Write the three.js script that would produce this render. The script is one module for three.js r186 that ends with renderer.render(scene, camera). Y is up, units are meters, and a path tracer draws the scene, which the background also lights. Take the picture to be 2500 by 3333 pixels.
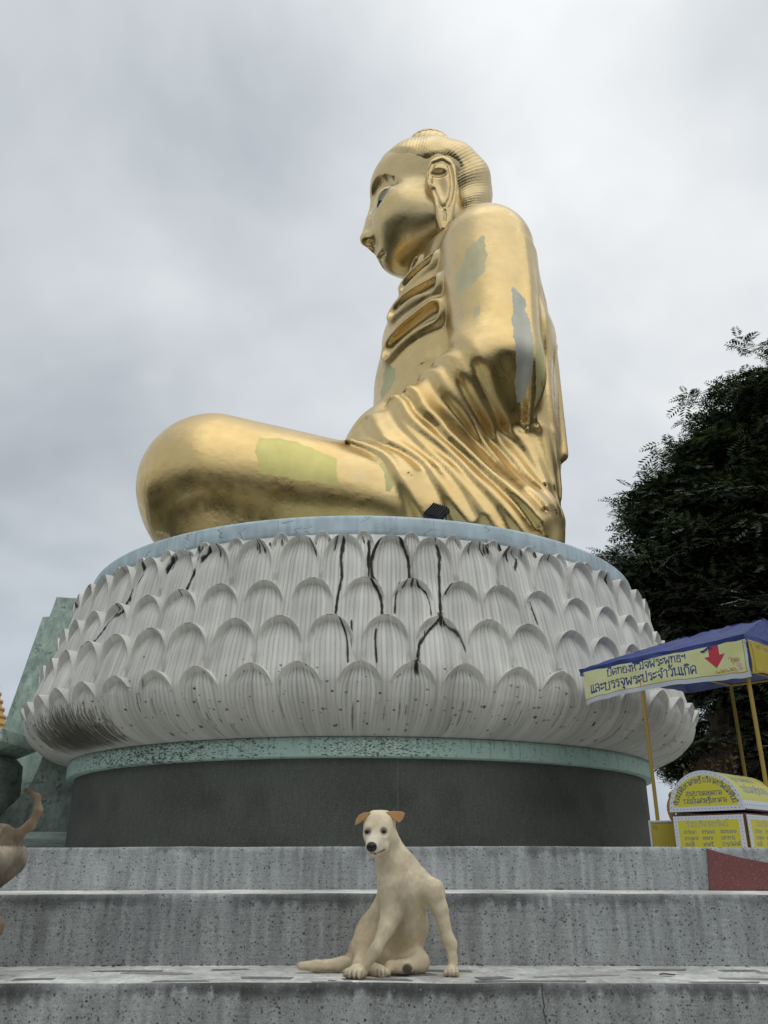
import * as THREE from 'three';
import { ImprovedNoise } from 'three/addons/math/ImprovedNoise.js';
import { mergeGeometries, mergeVertices, toCreasedNormals } from 'three/addons/utils/BufferGeometryUtils.js';
import { RoundedBoxGeometry } from 'three/addons/geometries/RoundedBoxGeometry.js';

const scene = new THREE.Scene();
const renderer = new THREE.WebGLRenderer({ antialias: true });
renderer.toneMapping = THREE.LinearToneMapping;
renderer.toneMappingExposure = 1.2;
renderer.shadowMap.enabled = true;
const V = (x, y, z) => new THREE.Vector3(x, y, z);
const clamp = (x, a, b) => Math.min(b, Math.max(a, x));
const lerp = (a, b, t) => a + (b - a) * t;
const sstep = (a, b, x) => { const t = clamp((x - a) / (b - a), 0, 1); return t * t * (3 - 2 * t); };

// ------------------------------------------------------------------ camera: a phone held low over the steps, tilted up
const PITCH = THREE.MathUtils.degToRad(22.65);
const camera = new THREE.PerspectiveCamera(63.39, 768 / 1024, 0.05, 900);
camera.position.set(0, -0.044, 0);
camera.rotation.x = PITCH;
scene.add(camera);

// ------------------------------------------------------------------ sky: an overcast ceiling of uneven cloud
const perlin = new ImprovedNoise();
const fbm = (x, y, z, oct = 5, gain = 0.5) => {
  let s = 0, a = 1, n = 0;
  for (let i = 0; i < oct; i++) { s += a * perlin.noise(x, y, z); n += a; a *= gain; x = x * 2.03 + 7.1; y = y * 2.03 + 3.7; z = z * 2.03 + 1.9; }
  return s / n;
};
function makeSky() {
  const W = 1024, H = 512, data = new Float32Array(W * H * 4);
  // [azimuth to the side, elevation, width, brightness] of the banks and thin places in the cloud deck, degrees
  const banks = [
    [24, 39, 9, 0.26], [27, 34, 6, 0.18], [15, 46, 8, 0.20], [11, 53, 7, 0.16], [30, 27, 9, 0.10], [-10, 31, 9, 0.13], [-16, 38, 6, 0.08], [4, 55, 6, 0.10],
    [-24, 39, 8, -0.12], [-20, 29, 7, -0.15], [-8, 42, 8, -0.10], [-30, 12, 12, -0.10], [26, 50, 9, -0.02], [-2, 51, 5, -0.05], [-26, 50, 6, 0.04], [22, 14, 9, -0.02],
    [33, 45, 7, -0.05], [-13, 23, 8, 0.04], [-29, 24, 7, -0.06],
  ].map(([a, e, w, b]) => {
    const A = a * Math.PI / 180, E = e * Math.PI / 180;
    return [Math.sin(A) * Math.cos(E), Math.sin(E), -Math.cos(A) * Math.cos(E), 1 / (2 * (w * Math.PI / 180) ** 2), b];
  });
  for (let j = 0; j < H; j++) {
    const el = ((j + 0.5) / H - 0.5) * Math.PI, y = Math.sin(el), c = Math.cos(el);
    for (let i = 0; i < W; i++) {
      const az = ((i + 0.5) / W - 0.5) * 2 * Math.PI, x = Math.cos(az) * c, z = Math.sin(az) * c;
      const h = Math.max(y, 0.0) + 0.42, px = x / h, pz = z / h;
      const wx = fbm(px * 1.1 + 5, 0.3, pz * 1.1, 3) * 0.7, wz = fbm(px * 1.1, 9.3, pz * 1.1 + 2, 3) * 0.7;
      let n = fbm(px * 2.3 + wx, 2.2, pz * 2.3 + wz, 6, 0.54) * 0.27 + fbm(px * 5.5 + wz * 2, 7.2, pz * 5.5 + wx * 2, 5, 0.58) * 0.15;
      const dirs = banks; let bank = 0;
      for (const [bx, by, bz, k, b] of dirs) { const d2 = 2 - 2 * (x * bx + y * by + z * bz); if (d2 * k < 9) bank += b * Math.exp(-d2 * k); }
      const up = Math.max(y, 0);
      let L = (0.525 + 0.02 * up + 0.30 * sstep(0.72, 1.0, up)) * (1 + n * 1.25 + bank * 0.72);
      const warm = clamp((L - 0.44) / 0.3, 0, 1);                    // thick cloud and the horizon lean blue, thin cloud is white
      const blue = (1 - warm) * 0.6 + 0.4 * (1 - sstep(0.0, 0.45, up));
      const o = (j * W + i) * 4;
      data[o] = L * (0.975 - 0.13 * blue); data[o + 1] = L * (1.0 - 0.035 * blue); data[o + 2] = L * (1.02 + 0.075 * blue); data[o + 3] = 1;
      if (y < 0) { const k = 1 - 0.55 * sstep(0, -0.15, y); data[o] *= k; data[o + 1] *= k; data[o + 2] *= k; }
    }
  }
  const t = new THREE.DataTexture(data, W, H, THREE.RGBAFormat, THREE.FloatType);
  t.mapping = THREE.EquirectangularReflectionMapping; t.magFilter = THREE.LinearFilter; t.needsUpdate = true;
  return t;
}
scene.background = makeSky();
scene.environment = scene.background;

// ------------------------------------------------------------------ sun: a bright place behind the cloud, very soft
const sun = new THREE.DirectionalLight(new THREE.Color(1.0, 0.965, 0.91), 0.62);
sun.position.set(16, 44, 12); sun.target.position.set(0, 2, -10);
sun.castShadow = true; sun.shadow.radius = 150; sun.shadow.mapSize.set(2048, 2048);
Object.assign(sun.shadow.camera, { left: -26, right: 26, top: 26, bottom: -26, near: 1, far: 120 });
scene.add(sun, sun.target);

// ------------------------------------------------------------------ helpers
function rng(seed) { let s = seed >>> 0; return () => { s = (s + 0x6d2b79f5) | 0; let t = Math.imul(s ^ (s >>> 15), 1 | s); t = (t + Math.imul(t ^ (t >>> 7), 61 | t)) ^ t; return ((t ^ (t >>> 14)) >>> 0) / 4294967296; }; }
const used = {};
function numbered(name) { const n = used[name] = (used[name] ?? -1) + 1; return n ? name + '_' + String(n).padStart(3, '0') : name; }
function shade(o) { o.castShadow = true; o.receiveShadow = true; return o; }
function tag(o, label, category, group) { Object.assign(o.userData, { label, category }); if (group) o.userData.group = group; return o; }
function thing(name, label, category, pos = [0, 0, 0], turn = 0, group) {
  const o = new THREE.Group(); o.name = numbered(name); o.position.set(...pos); o.rotation.y = turn; scene.add(o);
  return tag(o, label, category, group);
}
function part(name, geo, mat, parent, extra) { const m = shade(new THREE.Mesh(geo, mat)); m.name = name; parent.add(m); if (extra) Object.assign(m.userData, extra); return m; }
function solo(name, geo, mat, label, category, group) { const m = shade(new THREE.Mesh(geo, mat)); m.name = numbered(name); scene.add(m); return tag(m, label, category, group); }
function struct(name, geo, mat, extra) { const m = shade(new THREE.Mesh(geo, mat)); m.name = name; m.userData.kind = 'structure'; if (extra) Object.assign(m.userData, extra); scene.add(m); return m; }
function bake(g, x = 0, y = 0, z = 0, rx = 0, ry = 0, rz = 0, sx = 1, sy = sx, sz = sx) {
  g.applyMatrix4(new THREE.Matrix4().compose(V(x, y, z), new THREE.Quaternion().setFromEuler(new THREE.Euler(rx, ry, rz)), V(sx, sy, sz))); return g;
}
function merge(list) { return mergeGeometries(list.map((g) => { g = g.index ? g.toNonIndexed() : g; for (const k of Object.keys(g.attributes)) if (!['position', 'normal', 'uv'].includes(k)) g.deleteAttribute(k); return g; })); }
function bar(a, b, r, seg = 10, r2 = r) { // a round bar between two points
  const d = b.clone().sub(a), g = new THREE.CylinderGeometry(r2, r, d.length(), seg, 1);
  g.applyQuaternion(new THREE.Quaternion().setFromUnitVectors(V(0, 1, 0), d.clone().normalize())); g.translate((a.x + b.x) / 2, (a.y + b.y) / 2, (a.z + b.z) / 2); return g;
}
function beam(a, b, w, h) { const d = b.clone().sub(a), g = new THREE.BoxGeometry(w, h, d.length()); g.applyMatrix4(new THREE.Matrix4().lookAt(b, a, V(0, 1, 0))); g.translate((a.x + b.x) / 2, (a.y + b.y) / 2, (a.z + b.z) / 2); return g; }
function canvas(w, h, draw, { srgb = true, repeat, wrap = THREE.RepeatWrapping } = {}) {
  const c = document.createElement('canvas'); c.width = w; c.height = h; draw(c.getContext('2d'), w, h);
  const t = new THREE.CanvasTexture(c); t.wrapS = t.wrapT = wrap; if (srgb) t.colorSpace = THREE.SRGBColorSpace; if (repeat) t.repeat.set(...repeat); t.magFilter = THREE.LinearFilter; return t;
}
function pixels(w, h, f, { srgb = true, wrap = THREE.RepeatWrapping } = {}) { // f(x, y) in 0..1 gives r, g, b in 0..255; row 0 is v = 0
  const d = new Uint8Array(w * h * 4);
  for (let j = 0; j < h; j++) for (let i = 0; i < w; i++) { const c = f(i, j), o = (j * w + i) * 4; d[o] = clamp(c[0], 0, 255); d[o + 1] = clamp(c[1], 0, 255); d[o + 2] = clamp(c[2], 0, 255); d[o + 3] = 255; }
  const t = new THREE.DataTexture(d, w, h); t.wrapS = t.wrapT = wrap; t.magFilter = THREE.LinearFilter; t.minFilter = THREE.LinearMipmapLinearFilter; if (srgb) t.colorSpace = THREE.SRGBColorSpace; t.needsUpdate = true; return t;
}
// noise that repeats after n units in x and y
function tileNoise(n, seed) {
  const R = rng(seed), g = new Float32Array(n * n).map(() => R() * 2 - 1);
  return (x, y) => { const ix = Math.floor(x), iy = Math.floor(y), fx = x - ix, fy = y - iy, u = fx * fx * (3 - 2 * fx), v = fy * fy * (3 - 2 * fy), m = (a) => ((a % n) + n) % n;
    const q = (a, b) => g[m(iy + b) * n + m(ix + a)]; return lerp(lerp(q(0, 0), q(1, 0), u), lerp(q(0, 1), q(1, 1), u), v); };
}
const std = (o) => new THREE.MeshStandardMaterial(o);
const rgb = (r, g, b) => new THREE.Color().setRGB(r, g, b);
function gridGeo(nu, nv, f, uvf) { // f(u, v) -> [x, y, z], u and v in 0..1
  const P = [], U = [], I = [];
  for (let j = 0; j <= nv; j++) for (let i = 0; i <= nu; i++) { const u = i / nu, v = j / nv; P.push(...f(u, v)); U.push(...(uvf ? uvf(u, v) : [u, v])); }
  for (let j = 0; j < nv; j++) for (let i = 0; i < nu; i++) { const a = j * (nu + 1) + i, b = a + 1, c = a + nu + 1, d = c + 1; I.push(a, b, d, a, d, c); }
  const g = new THREE.BufferGeometry(); g.setAttribute('position', new THREE.Float32BufferAttribute(P, 3)); g.setAttribute('uv', new THREE.Float32BufferAttribute(U, 2)); g.setIndex(I); g.computeVertexNormals(); return g;
}

// A solid given as a signed distance f(x, y, z), meshed by surface nets on a grid and pulled onto the zero level.
function meshField(f, min, max, cell) {
  const nx = Math.ceil((max[0] - min[0]) / cell) + 1, ny = Math.ceil((max[1] - min[1]) / cell) + 1, nz = Math.ceil((max[2] - min[2]) / cell) + 1;
  const D = new Float32Array(nx * ny * nz), B = 6, half = B * cell * 0.5, reach = half * Math.sqrt(3) * 1.35 + cell;
  const id = (i, j, k) => (k * ny + j) * nx + i;
  for (let k0 = 0; k0 < nz; k0 += B) for (let j0 = 0; j0 < ny; j0 += B) for (let i0 = 0; i0 < nx; i0 += B) {
    const d = f(min[0] + i0 * cell + half, min[1] + j0 * cell + half, min[2] + k0 * cell + half), far = Math.abs(d) > reach;
    for (let k = k0; k < Math.min(nz, k0 + B); k++) for (let j = j0; j < Math.min(ny, j0 + B); j++) for (let i = i0; i < Math.min(nx, i0 + B); i++)
      D[id(i, j, k)] = far ? d : f(min[0] + i * cell, min[1] + j * cell, min[2] + k * cell);
  }
  const at = new Int32Array(nx * ny * nz).fill(-1), P = [], I = [];
  for (let k = 0; k < nz - 1; k++) for (let j = 0; j < ny - 1; j++) for (let i = 0; i < nx - 1; i++) {
    let inside = 0, n = 0, sx = 0, sy = 0, sz = 0; const v = [];
    for (let c = 0; c < 8; c++) { v[c] = D[id(i + (c & 1), j + ((c >> 1) & 1), k + (c >> 2))]; if (v[c] < 0) inside++; }
    if (inside === 0 || inside === 8) continue;
    for (let c = 0; c < 8; c++) for (let b = 1; b < 8; b <<= 1) {
      if (c & b) continue; const e = c | b; if ((v[c] < 0) === (v[e] < 0)) continue;
      const t = v[c] / (v[c] - v[e]); n++; sx += (c & 1) + (b === 1 ? t : 0); sy += ((c >> 1) & 1) + (b === 2 ? t : 0); sz += (c >> 2) + (b === 4 ? t : 0);
    }
    at[id(i, j, k)] = P.length / 3; P.push(min[0] + (i + sx / n) * cell, min[1] + (j + sy / n) * cell, min[2] + (k + sz / n) * cell);
  }
  const quad = (a, b, c, d, flip) => { if (a < 0 || b < 0 || c < 0 || d < 0) return; flip ? I.push(a, c, b, a, d, c) : I.push(a, b, c, a, c, d); };
  for (let k = 1; k < nz - 1; k++) for (let j = 1; j < ny - 1; j++) for (let i = 1; i < nx - 1; i++) {
    const o = D[id(i, j, k)] < 0;
    if (o !== D[id(i + 1, j, k)] < 0) quad(at[id(i, j - 1, k - 1)], at[id(i, j, k - 1)], at[id(i, j, k)], at[id(i, j - 1, k)], !o);
    if (o !== D[id(i, j + 1, k)] < 0) quad(at[id(i - 1, j, k - 1)], at[id(i - 1, j, k)], at[id(i, j, k)], at[id(i, j, k - 1)], !o);
    if (o !== D[id(i, j, k + 1)] < 0) quad(at[id(i - 1, j - 1, k)], at[id(i, j - 1, k)], at[id(i, j, k)], at[id(i - 1, j, k)], !o);
  }
  const N = new Float32Array(P.length), e = cell * 0.35;
  const grad = (x, y, z) => { const a = f(x + e, y - e, z - e), b = f(x - e, y - e, z + e), c = f(x - e, y + e, z - e), d = f(x + e, y + e, z + e); const g = [a - b - c + d, -a - b + c + d, -a + b - c + d], l = Math.hypot(...g) || 1; return [g[0] / l, g[1] / l, g[2] / l, l / (4 * e)]; };
  for (let q = 0; q < P.length; q += 3) {
    for (let pass = 0; pass < 2; pass++) {
      const g = grad(P[q], P[q + 1], P[q + 2]);
      if (pass === 0) { const s = clamp(f(P[q], P[q + 1], P[q + 2]) / Math.max(g[3], 0.5), -cell * 0.6, cell * 0.6); P[q] -= g[0] * s; P[q + 1] -= g[1] * s; P[q + 2] -= g[2] * s; }
      else { N[q] = g[0]; N[q + 1] = g[1]; N[q + 2] = g[2]; }
    }
  }
  const geo = new THREE.BufferGeometry(); geo.setAttribute('position', new THREE.Float32BufferAttribute(P, 3)); geo.setAttribute('normal', new THREE.BufferAttribute(N, 3)); geo.setIndex(I); return geo;
}
// distances
const dSphere = (x, y, z, c, r) => Math.hypot(x - c[0], y - c[1], z - c[2]) - r;
const dEll = (x, y, z, c, r) => { const a = x - c[0], b = y - c[1], d = z - c[2], k0 = Math.hypot(a / r[0], b / r[1], d / r[2]), k1 = Math.hypot(a / (r[0] * r[0]), b / (r[1] * r[1]), d / (r[2] * r[2])); return k1 > 1e-9 ? k0 * (k0 - 1) / k1 : -Math.min(...r); };
function dCap(x, y, z, a, b, ra, rb) { const ux = b[0] - a[0], uy = b[1] - a[1], uz = b[2] - a[2], px = x - a[0], py = y - a[1], pz = z - a[2]; let t = (px * ux + py * uy + pz * uz) / (ux * ux + uy * uy + uz * uz); t = t < 0 ? 0 : t > 1 ? 1 : t; return Math.hypot(px - ux * t, py - uy * t, pz - uz * t) - (ra + (rb - ra) * t); }
const smin = (a, b, k) => { const h = Math.max(k - Math.abs(a - b), 0) / k; return Math.min(a, b) - h * h * k * 0.25; };
const smax = (a, b, k) => -smin(-a, -b, k);
// Cuts a mesh in two along g(p) = 0 with a clean edge: [the part where g <= 0, the part where g > 0]
function splitGeo(geo, g) {
  const P = geo.attributes.position.array, N = geo.attributes.normal.array, I = geo.index.array, n = P.length / 3, val = new Float32Array(n);
  for (let i = 0; i < n; i++) val[i] = g(P[3 * i], P[3 * i + 1], P[3 * i + 2]);
  const out = [0, 1].map(() => ({ p: [], n: [], i: [], map: new Map() }));
  const keep = (s, a) => { const o = out[s]; if (!o.map.has(a)) { o.map.set(a, o.p.length / 3); o.p.push(P[3 * a], P[3 * a + 1], P[3 * a + 2]); o.n.push(N[3 * a], N[3 * a + 1], N[3 * a + 2]); } return o.map.get(a); };
  const cut = (s, a, b) => { if (a > b) [a, b] = [b, a]; const o = out[s], key = a * n + b; if (!o.map.has(key + 1e12)) { const t = val[a] / (val[a] - val[b]); o.map.set(key + 1e12, o.p.length / 3); for (let c = 0; c < 3; c++) { o.p.push(lerp(P[3 * a + c], P[3 * b + c], t)); o.n.push(lerp(N[3 * a + c], N[3 * b + c], t)); } } return o.map.get(key + 1e12); };
  for (let f = 0; f < I.length; f += 3) {
    const t = [I[f], I[f + 1], I[f + 2]], up = t.map((a) => val[a] > 0), c = up.filter(Boolean).length;
    if (c === 0 || c === 3) { out[c ? 1 : 0].i.push(...t.map((a) => keep(c ? 1 : 0, a))); continue; }
    const lone = c === 1, k = up.indexOf(lone), a = t[k], b = t[(k + 1) % 3], d = t[(k + 2) % 3], s = lone ? 1 : 0, r = 1 - s;
    out[s].i.push(keep(s, a), cut(s, a, b), cut(s, a, d));
    const ab = cut(r, a, b), ad = cut(r, a, d), B = keep(r, b), Dd = keep(r, d);
    out[r].i.push(ab, B, Dd, ab, Dd, ad);
  }
  return out.map((o) => { const q = new THREE.BufferGeometry(); q.setAttribute('position', new THREE.Float32BufferAttribute(o.p, 3)); q.setAttribute('normal', new THREE.Float32BufferAttribute(o.n, 3)); q.setIndex(o.i); return q; });
}
function paint(geo, f) { const P = geo.attributes.position.array, N = geo.attributes.normal.array, C = new Float32Array(P.length); for (let i = 0; i < P.length; i += 3) { const c = f(P[i], P[i + 1], P[i + 2], N[i], N[i + 1], N[i + 2]); C[i] = c[0]; C[i + 1] = c[1]; C[i + 2] = c[2]; } geo.setAttribute('color', new THREE.BufferAttribute(C, 3)); return geo; }

// ------------------------------------------------------------------ ground, terrace and steps (y = 0 is the terrace on which the drum stands)
const speckle = (seed, base, spots, band, crack) => canvas(2048, 256, (g, w, h) => {  // 4 m by 0.5 m of weathered pebble-dash concrete
  const R = rng(seed), id = g.createImageData(w, h), n1 = tileNoise(16, seed + 1), n2 = tileNoise(64, seed + 2), n3 = tileNoise(256, seed + 3);
  for (let y = 0; y < h; y++) for (let x = 0; x < w; x++) {
    const u = x / w, v = y / w; let k = 1 + 0.05 * n1(u * 16, v * 2) + 0.06 * n2(u * 64, v * 8) + 0.10 * n3(u * 256, v * 32) + (R() - 0.5) * 0.26;
    if (band) { // grime that runs down from the nosing
      const run = 17 + 6 * n1(u * 16 + 3, 4.2) + 9 * Math.max(0, n2(u * 64 + 9, 0.5)) + 9 * n3(u * 256, 3.3), d = 1 - sstep(run * 0.35, run * 1.25, y);
      k *= 1 - band * d * clamp(0.6 + 0.8 * n1(u * 16, 9.1) + 0.35 * n2(u * 64, 1.7), 0.08, 1.0);
      k *= 1 - 0.05 * clamp(n3(u * 256 + 50, 0.3) + n2(u * 64, 7.7), 0, 1) * (1 - y / h);
    }
    const o = (y * w + x) * 4; for (let c = 0; c < 3; c++) id.data[o + c] = base[c] * k; id.data[o + 3] = 255;
  }
  g.putImageData(id, 0, 0);
  for (let i = 0; i < spots; i++) {
    const x = R() * w, y = R() * h, big = R(), r = 0.45 + 1.25 * big * big * big * big, dark = R() < 0.72, k = dark ? 0.28 + 0.4 * R() : 1.1 + 0.25 * R();
    g.fillStyle = `rgba(${base.map((c) => Math.min(255, c * k) | 0).join(',')},${dark ? 0.5 + 0.45 * R() : 0.28})`; g.beginPath(); g.ellipse(x, y, r, r * (0.6 + 0.8 * R()), R() * 3, 0, 7); g.fill();
  }
  if (crack) { g.strokeStyle = 'rgba(40,42,40,0.85)'; g.lineWidth = 1.6; let x = crack * w, y = 4; g.beginPath(); g.moveTo(x, 0); while (y < 190) { g.lineTo(x, y); x += (R() - 0.5) * 5; y += 5 + 6 * R(); } g.stroke(); }
}, {});
const riserMaps = [speckle(11, [168, 172, 173], 22000, 0.30), speckle(12, [160, 164, 164], 34000, 0.40), speckle(13, [160, 163, 162], 36000, 0.52, 0.885)];
const stoneBump = pixels(256, 256, (() => { const a = tileNoise(64, 31), b = tileNoise(128, 32); return (x, y) => { const k = 128 + 70 * a(x / 4, y / 4) + 55 * b(x / 2, y / 2); return [k, k, k]; }; })(), { srgb: false });
const treadMap = canvas(1024, 1024, (g, w, h) => {  // 2 m of pale worn concrete
  const R = rng(21), id = g.createImageData(w, h), n1 = tileNoise(8, 22), n2 = tileNoise(32, 23), n3 = tileNoise(128, 24);
  for (let y = 0; y < h; y++) for (let x = 0; x < w; x++) {
    const u = x / w, v = y / h, k = 1 + 0.16 * n1(u * 8, v * 8) + 0.09 * n2(u * 32, v * 32) + 0.08 * n3(u * 128, v * 128) + (R() - 0.5) * 0.12, o = (y * w + x) * 4;
    id.data[o] = 206 * k; id.data[o + 1] = 206 * k; id.data[o + 2] = 200 * k; id.data[o + 3] = 255;
  }
  g.putImageData(id, 0, 0);
  for (let i = 0; i < 5000; i++) { const q = R(), r = 0.6 + 2.4 * q * q * q; g.fillStyle = R() < 0.7 ? `rgba(80,80,74,${0.2 + 0.5 * R()})` : `rgba(215,213,205,${0.3 + 0.4 * R()})`; g.beginPath(); g.ellipse(R() * w, R() * h, r * 1.4, r, R() * 3, 0, 7); g.fill(); }
});
const M = {};
M.risers = riserMaps.map((map) => std({ map, roughness: 0.88, bumpMap: stoneBump, bumpScale: 0.0015 }));
M.tread = std({ map: treadMap, roughness: 0.8, bumpMap: stoneBump, bumpScale: 0.001 });
const plazaMap = pixels(512, 512, (() => { const a = tileNoise(8, 41), b = tileNoise(64, 42), R = rng(43); return (x, y) => { const k = 1 + 0.18 * a(x / 64, y / 64) + 0.12 * b(x / 8, y / 8) + (R() - 0.5) * 0.14; return [74 * k, 76 * k, 62 * k]; }; })());
plazaMap.repeat.set(150, 150);
struct('ground', new THREE.PlaneGeometry(1200, 1200).rotateX(-Math.PI / 2).translate(0, -1.5, 0), std({ map: plazaMap, roughness: 0.9 }));

const stairs = new THREE.Group(); stairs.name = 'stairs'; stairs.userData.kind = 'structure'; stairs.userData.label = 'grey pebbled concrete steps with pale worn treads'; scene.add(stairs);
const sag = (x) => -0.0022 * x * x;
function step(top, front, back, bottom, mat, shift, seed) { // a step: riser, rounded nose and tread in one run along x, drooping a little at its ends
  const X = 7, n = 160, wob = tileNoise(97, seed), nose = [[0, bottom], [0.004, top - 0.05], [0.003, top - 0.026], [0.0, top - 0.014], [-0.004, top - 0.006], [-0.011, top - 0.0015], [-0.02, top]];
  const wave = (x) => 0.0022 * wob(x * 5, 0.5) + 0.0016 * wob(x * 19, 3.5);
  const riser = gridGeo(n, nose.length - 1, (u, v) => { const p = nose[Math.round(v * (nose.length - 1))], x = lerp(-X, X, u); return [x, p[1] + sag(x) + (v > 0.4 ? wave(x) : 0), front + p[0] + (v > 0.1 ? wave(x + 40) : 0)]; },
    (u, v) => [lerp(-X, X, u) / 4 + shift, 1 + (nose[Math.round(v * (nose.length - 1))][1] - top) / 0.5]);
  const tread = gridGeo(n, 4, (u, v) => { const x = lerp(-X, X, u); return [x, top + sag(x) + (v === 0 ? wave(x) : 0), lerp(front - 0.02, back, v) + (v === 0 ? wave(x + 40) : 0)]; }, (u, v) => [lerp(-X, X, u) / 2 + shift, lerp(front, back, v) / 2]);
  const g = new THREE.Group(); g.name = 'step'; stairs.add(g); part('riser', riser, mat, g); part('tread', tread, M.tread, g); return g;
}
const steps = [step(0, -3.60, -60, -0.17, M.risers[0], 0.13, 1), step(-0.159, -3.20, -3.62, -0.40, M.risers[1], 0.41, 2), step(-0.381, -2.75, -3.22, -0.64, M.risers[2], 0.77, 3),
  step(-0.62, -2.33, -2.77, -0.9, M.risers[1], 0.2, 4), step(-0.86, -1.9, -2.35, -1.2, M.risers[0], 0.6, 5), step(-1.10, -1.47, -1.92, -1.5, M.risers[2], 0.3, 6)];
{ // marble offcuts laid in the tread where the dog sits, and the small litter along the back of it
  const R = rng(77), cut = std({ map: speckle(14, [118, 119, 117], 900, 0), roughness: 0.75 }), pale = std({ map: speckle(15, [142, 142, 138], 700, 0), roughness: 0.75 });
  const spots = [[-0.02, -2.83, 0.20, 0.045, -0.04], [0.42, -2.80, 0.34, 0.032, 0.0], [0.58, -2.92, 0.26, 0.04, 0.2], [-0.36, -2.87, 0.16, 0.05, -0.1], [0.08, -2.93, 0.16, 0.05, 0.4], [-0.72, -2.99, 0.2, 0.05, -0.15], [-0.82, -3.05, 0.22, 0.03, 0], [-1.06, -2.86, 0.12, 0.04, 0.1],
    [1.28, -3.02, 0.16, 0.05, 0.05], [1.16, -3.07, 0.13, 0.035, 0.1], [1.36, -2.93, 0.2, 0.05, 0.06], [1.1, -2.87, 0.17, 0.04, -0.05], [0.9, -3.08, 0.18, 0.04, 0.1], [-0.5, -3.08, 0.12, 0.03, 0.2], [-1.3, -2.95, 0.2, 0.045, 0], [0.2, -3.04, 0.18, 0.04, -0.1], [0.33, -2.87, 0.1, 0.05, 0.3], [-0.15, -2.78, 0.12, 0.02, 0], [1.0, -2.79, 0.2, 0.025, 0.02], [-0.6, -2.80, 0.16, 0.03, 0.03]];
  spots.forEach(([x, z, w, d, a], i) => {
    const s = new THREE.Shape(), k = () => 1 + (R() - 0.5) * 0.35; s.moveTo(-w / 2 * k(), -d / 2 * k()); s.lineTo(w / 2 * k(), -d / 2 * k()); s.lineTo(w / 2 * k(), d / 2 * k()); s.lineTo(w * 0.1, d * 0.56 * k()); s.lineTo(-w / 2 * k(), d / 2 * k());
    const g = new THREE.ExtrudeGeometry(s, { depth: 0.004, bevelEnabled: false }); g.rotateX(-Math.PI / 2); g.rotateY(a); g.translate(x, -0.381 + sag(x) - 0.0025, z);
    part('stone_chip', g, i % 3 === 2 ? pale : cut, steps[2]);
  });
  const red = canvas(512, 256, (g, w, h) => { const r = rng(5); g.fillStyle = '#7b4a49'; g.fillRect(0, 0, w, h); for (let i = 0; i < 5200; i++) { g.fillStyle = ['rgba(60,34,34,.5)', 'rgba(170,130,124,.5)', 'rgba(105,70,68,.5)', 'rgba(205,190,180,.35)'][(r() * 4) | 0]; g.beginPath(); g.arc(r() * w, r() * h, 0.5 + r() * r() * 2.2, 0, 7); g.fill(); } });
  const s = new THREE.Shape(); s.moveTo(0, -0.157); s.lineTo(0.012, -0.004); s.quadraticCurveTo(0.16, -0.052, 0.40, -0.075); s.lineTo(1.2, -0.13); s.lineTo(1.2, -0.157);
  const g = new THREE.ExtrudeGeometry(s, { depth: 0.006, bevelEnabled: false }); g.translate(1.285, -0.005, -3.598); const uv = g.attributes.uv; for (let i = 0; i < uv.count; i++) uv.setXY(i, uv.getX(i) * 2, uv.getY(i) * 4);
  part('terrazzo_inlay', g, std({ map: red, roughness: 0.7 }), steps[0], { label: 'dark red terrazzo inlay in the top step' });
}
{ // what the wind left on the pale step
  const R = rng(87), leafG = (l, w) => { const g = gridGeo(8, 4, (u, v) => { const ww = Math.sin(Math.PI * Math.min(1, u * 1.02)) * w, c = (v - 0.5) * 2; return [(u - 0.5) * l, 0.0015 + 0.3 * w * c * c + 0.08 * w * Math.sin(u * 5), c * ww]; }); return g; };
  const brown = std({ color: rgb(0.16, 0.085, 0.045), roughness: 0.8, side: THREE.DoubleSide }), grey = std({ color: rgb(0.10, 0.085, 0.065), roughness: 0.9, side: THREE.DoubleSide });
  for (const [x, z, a, l, m, label] of [[-0.155, -2.80, 0.2, 0.022, brown, 'small reddish dry leaf in front of the sitting dog'], [0.88, -2.93, -0.1, 0.05, grey, 'curled dark dry leaf lying alone on the pale step']]) { const t = thing('dry_leaf', label, 'leaf', [x, -0.381, z], a); part('blade', leafG(l, l * 0.24), m, t); part('stalk', bar(V(l * 0.45, 0.003, 0), V(l * 0.7, 0.004, 0.004), 0.0007, 5), m, t); }
  const bits = []; for (let i = 0; i < 150; i++) { const x = (R() - 0.5) * 3.4, s = 0.004 + 0.012 * R() * R(); bits.push(bake(leafG(s * 2, s * 0.4), x, -0.381 + sag(x), -3.195 + 0.03 * R() * R(), (R() - 0.5) * 0.5, R() * 6, 0)); } for (let i = 0; i < 60; i++) { const x = (R() - 0.5) * 3.4, s = 0.004 + 0.008 * R() * R(); bits.push(bake(leafG(s * 2, s * 0.4), x, -0.159 + sag(x), -3.595 + 0.02 * R() * R(), (R() - 0.5) * 0.5, R() * 6, 0)); }
  const m = shade(new THREE.Mesh(merge(bits), grey)); m.name = 'litter'; m.userData.kind = 'stuff'; m.userData.label = 'bits of dry leaf along the backs of the steps'; scene.add(m);
}

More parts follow.
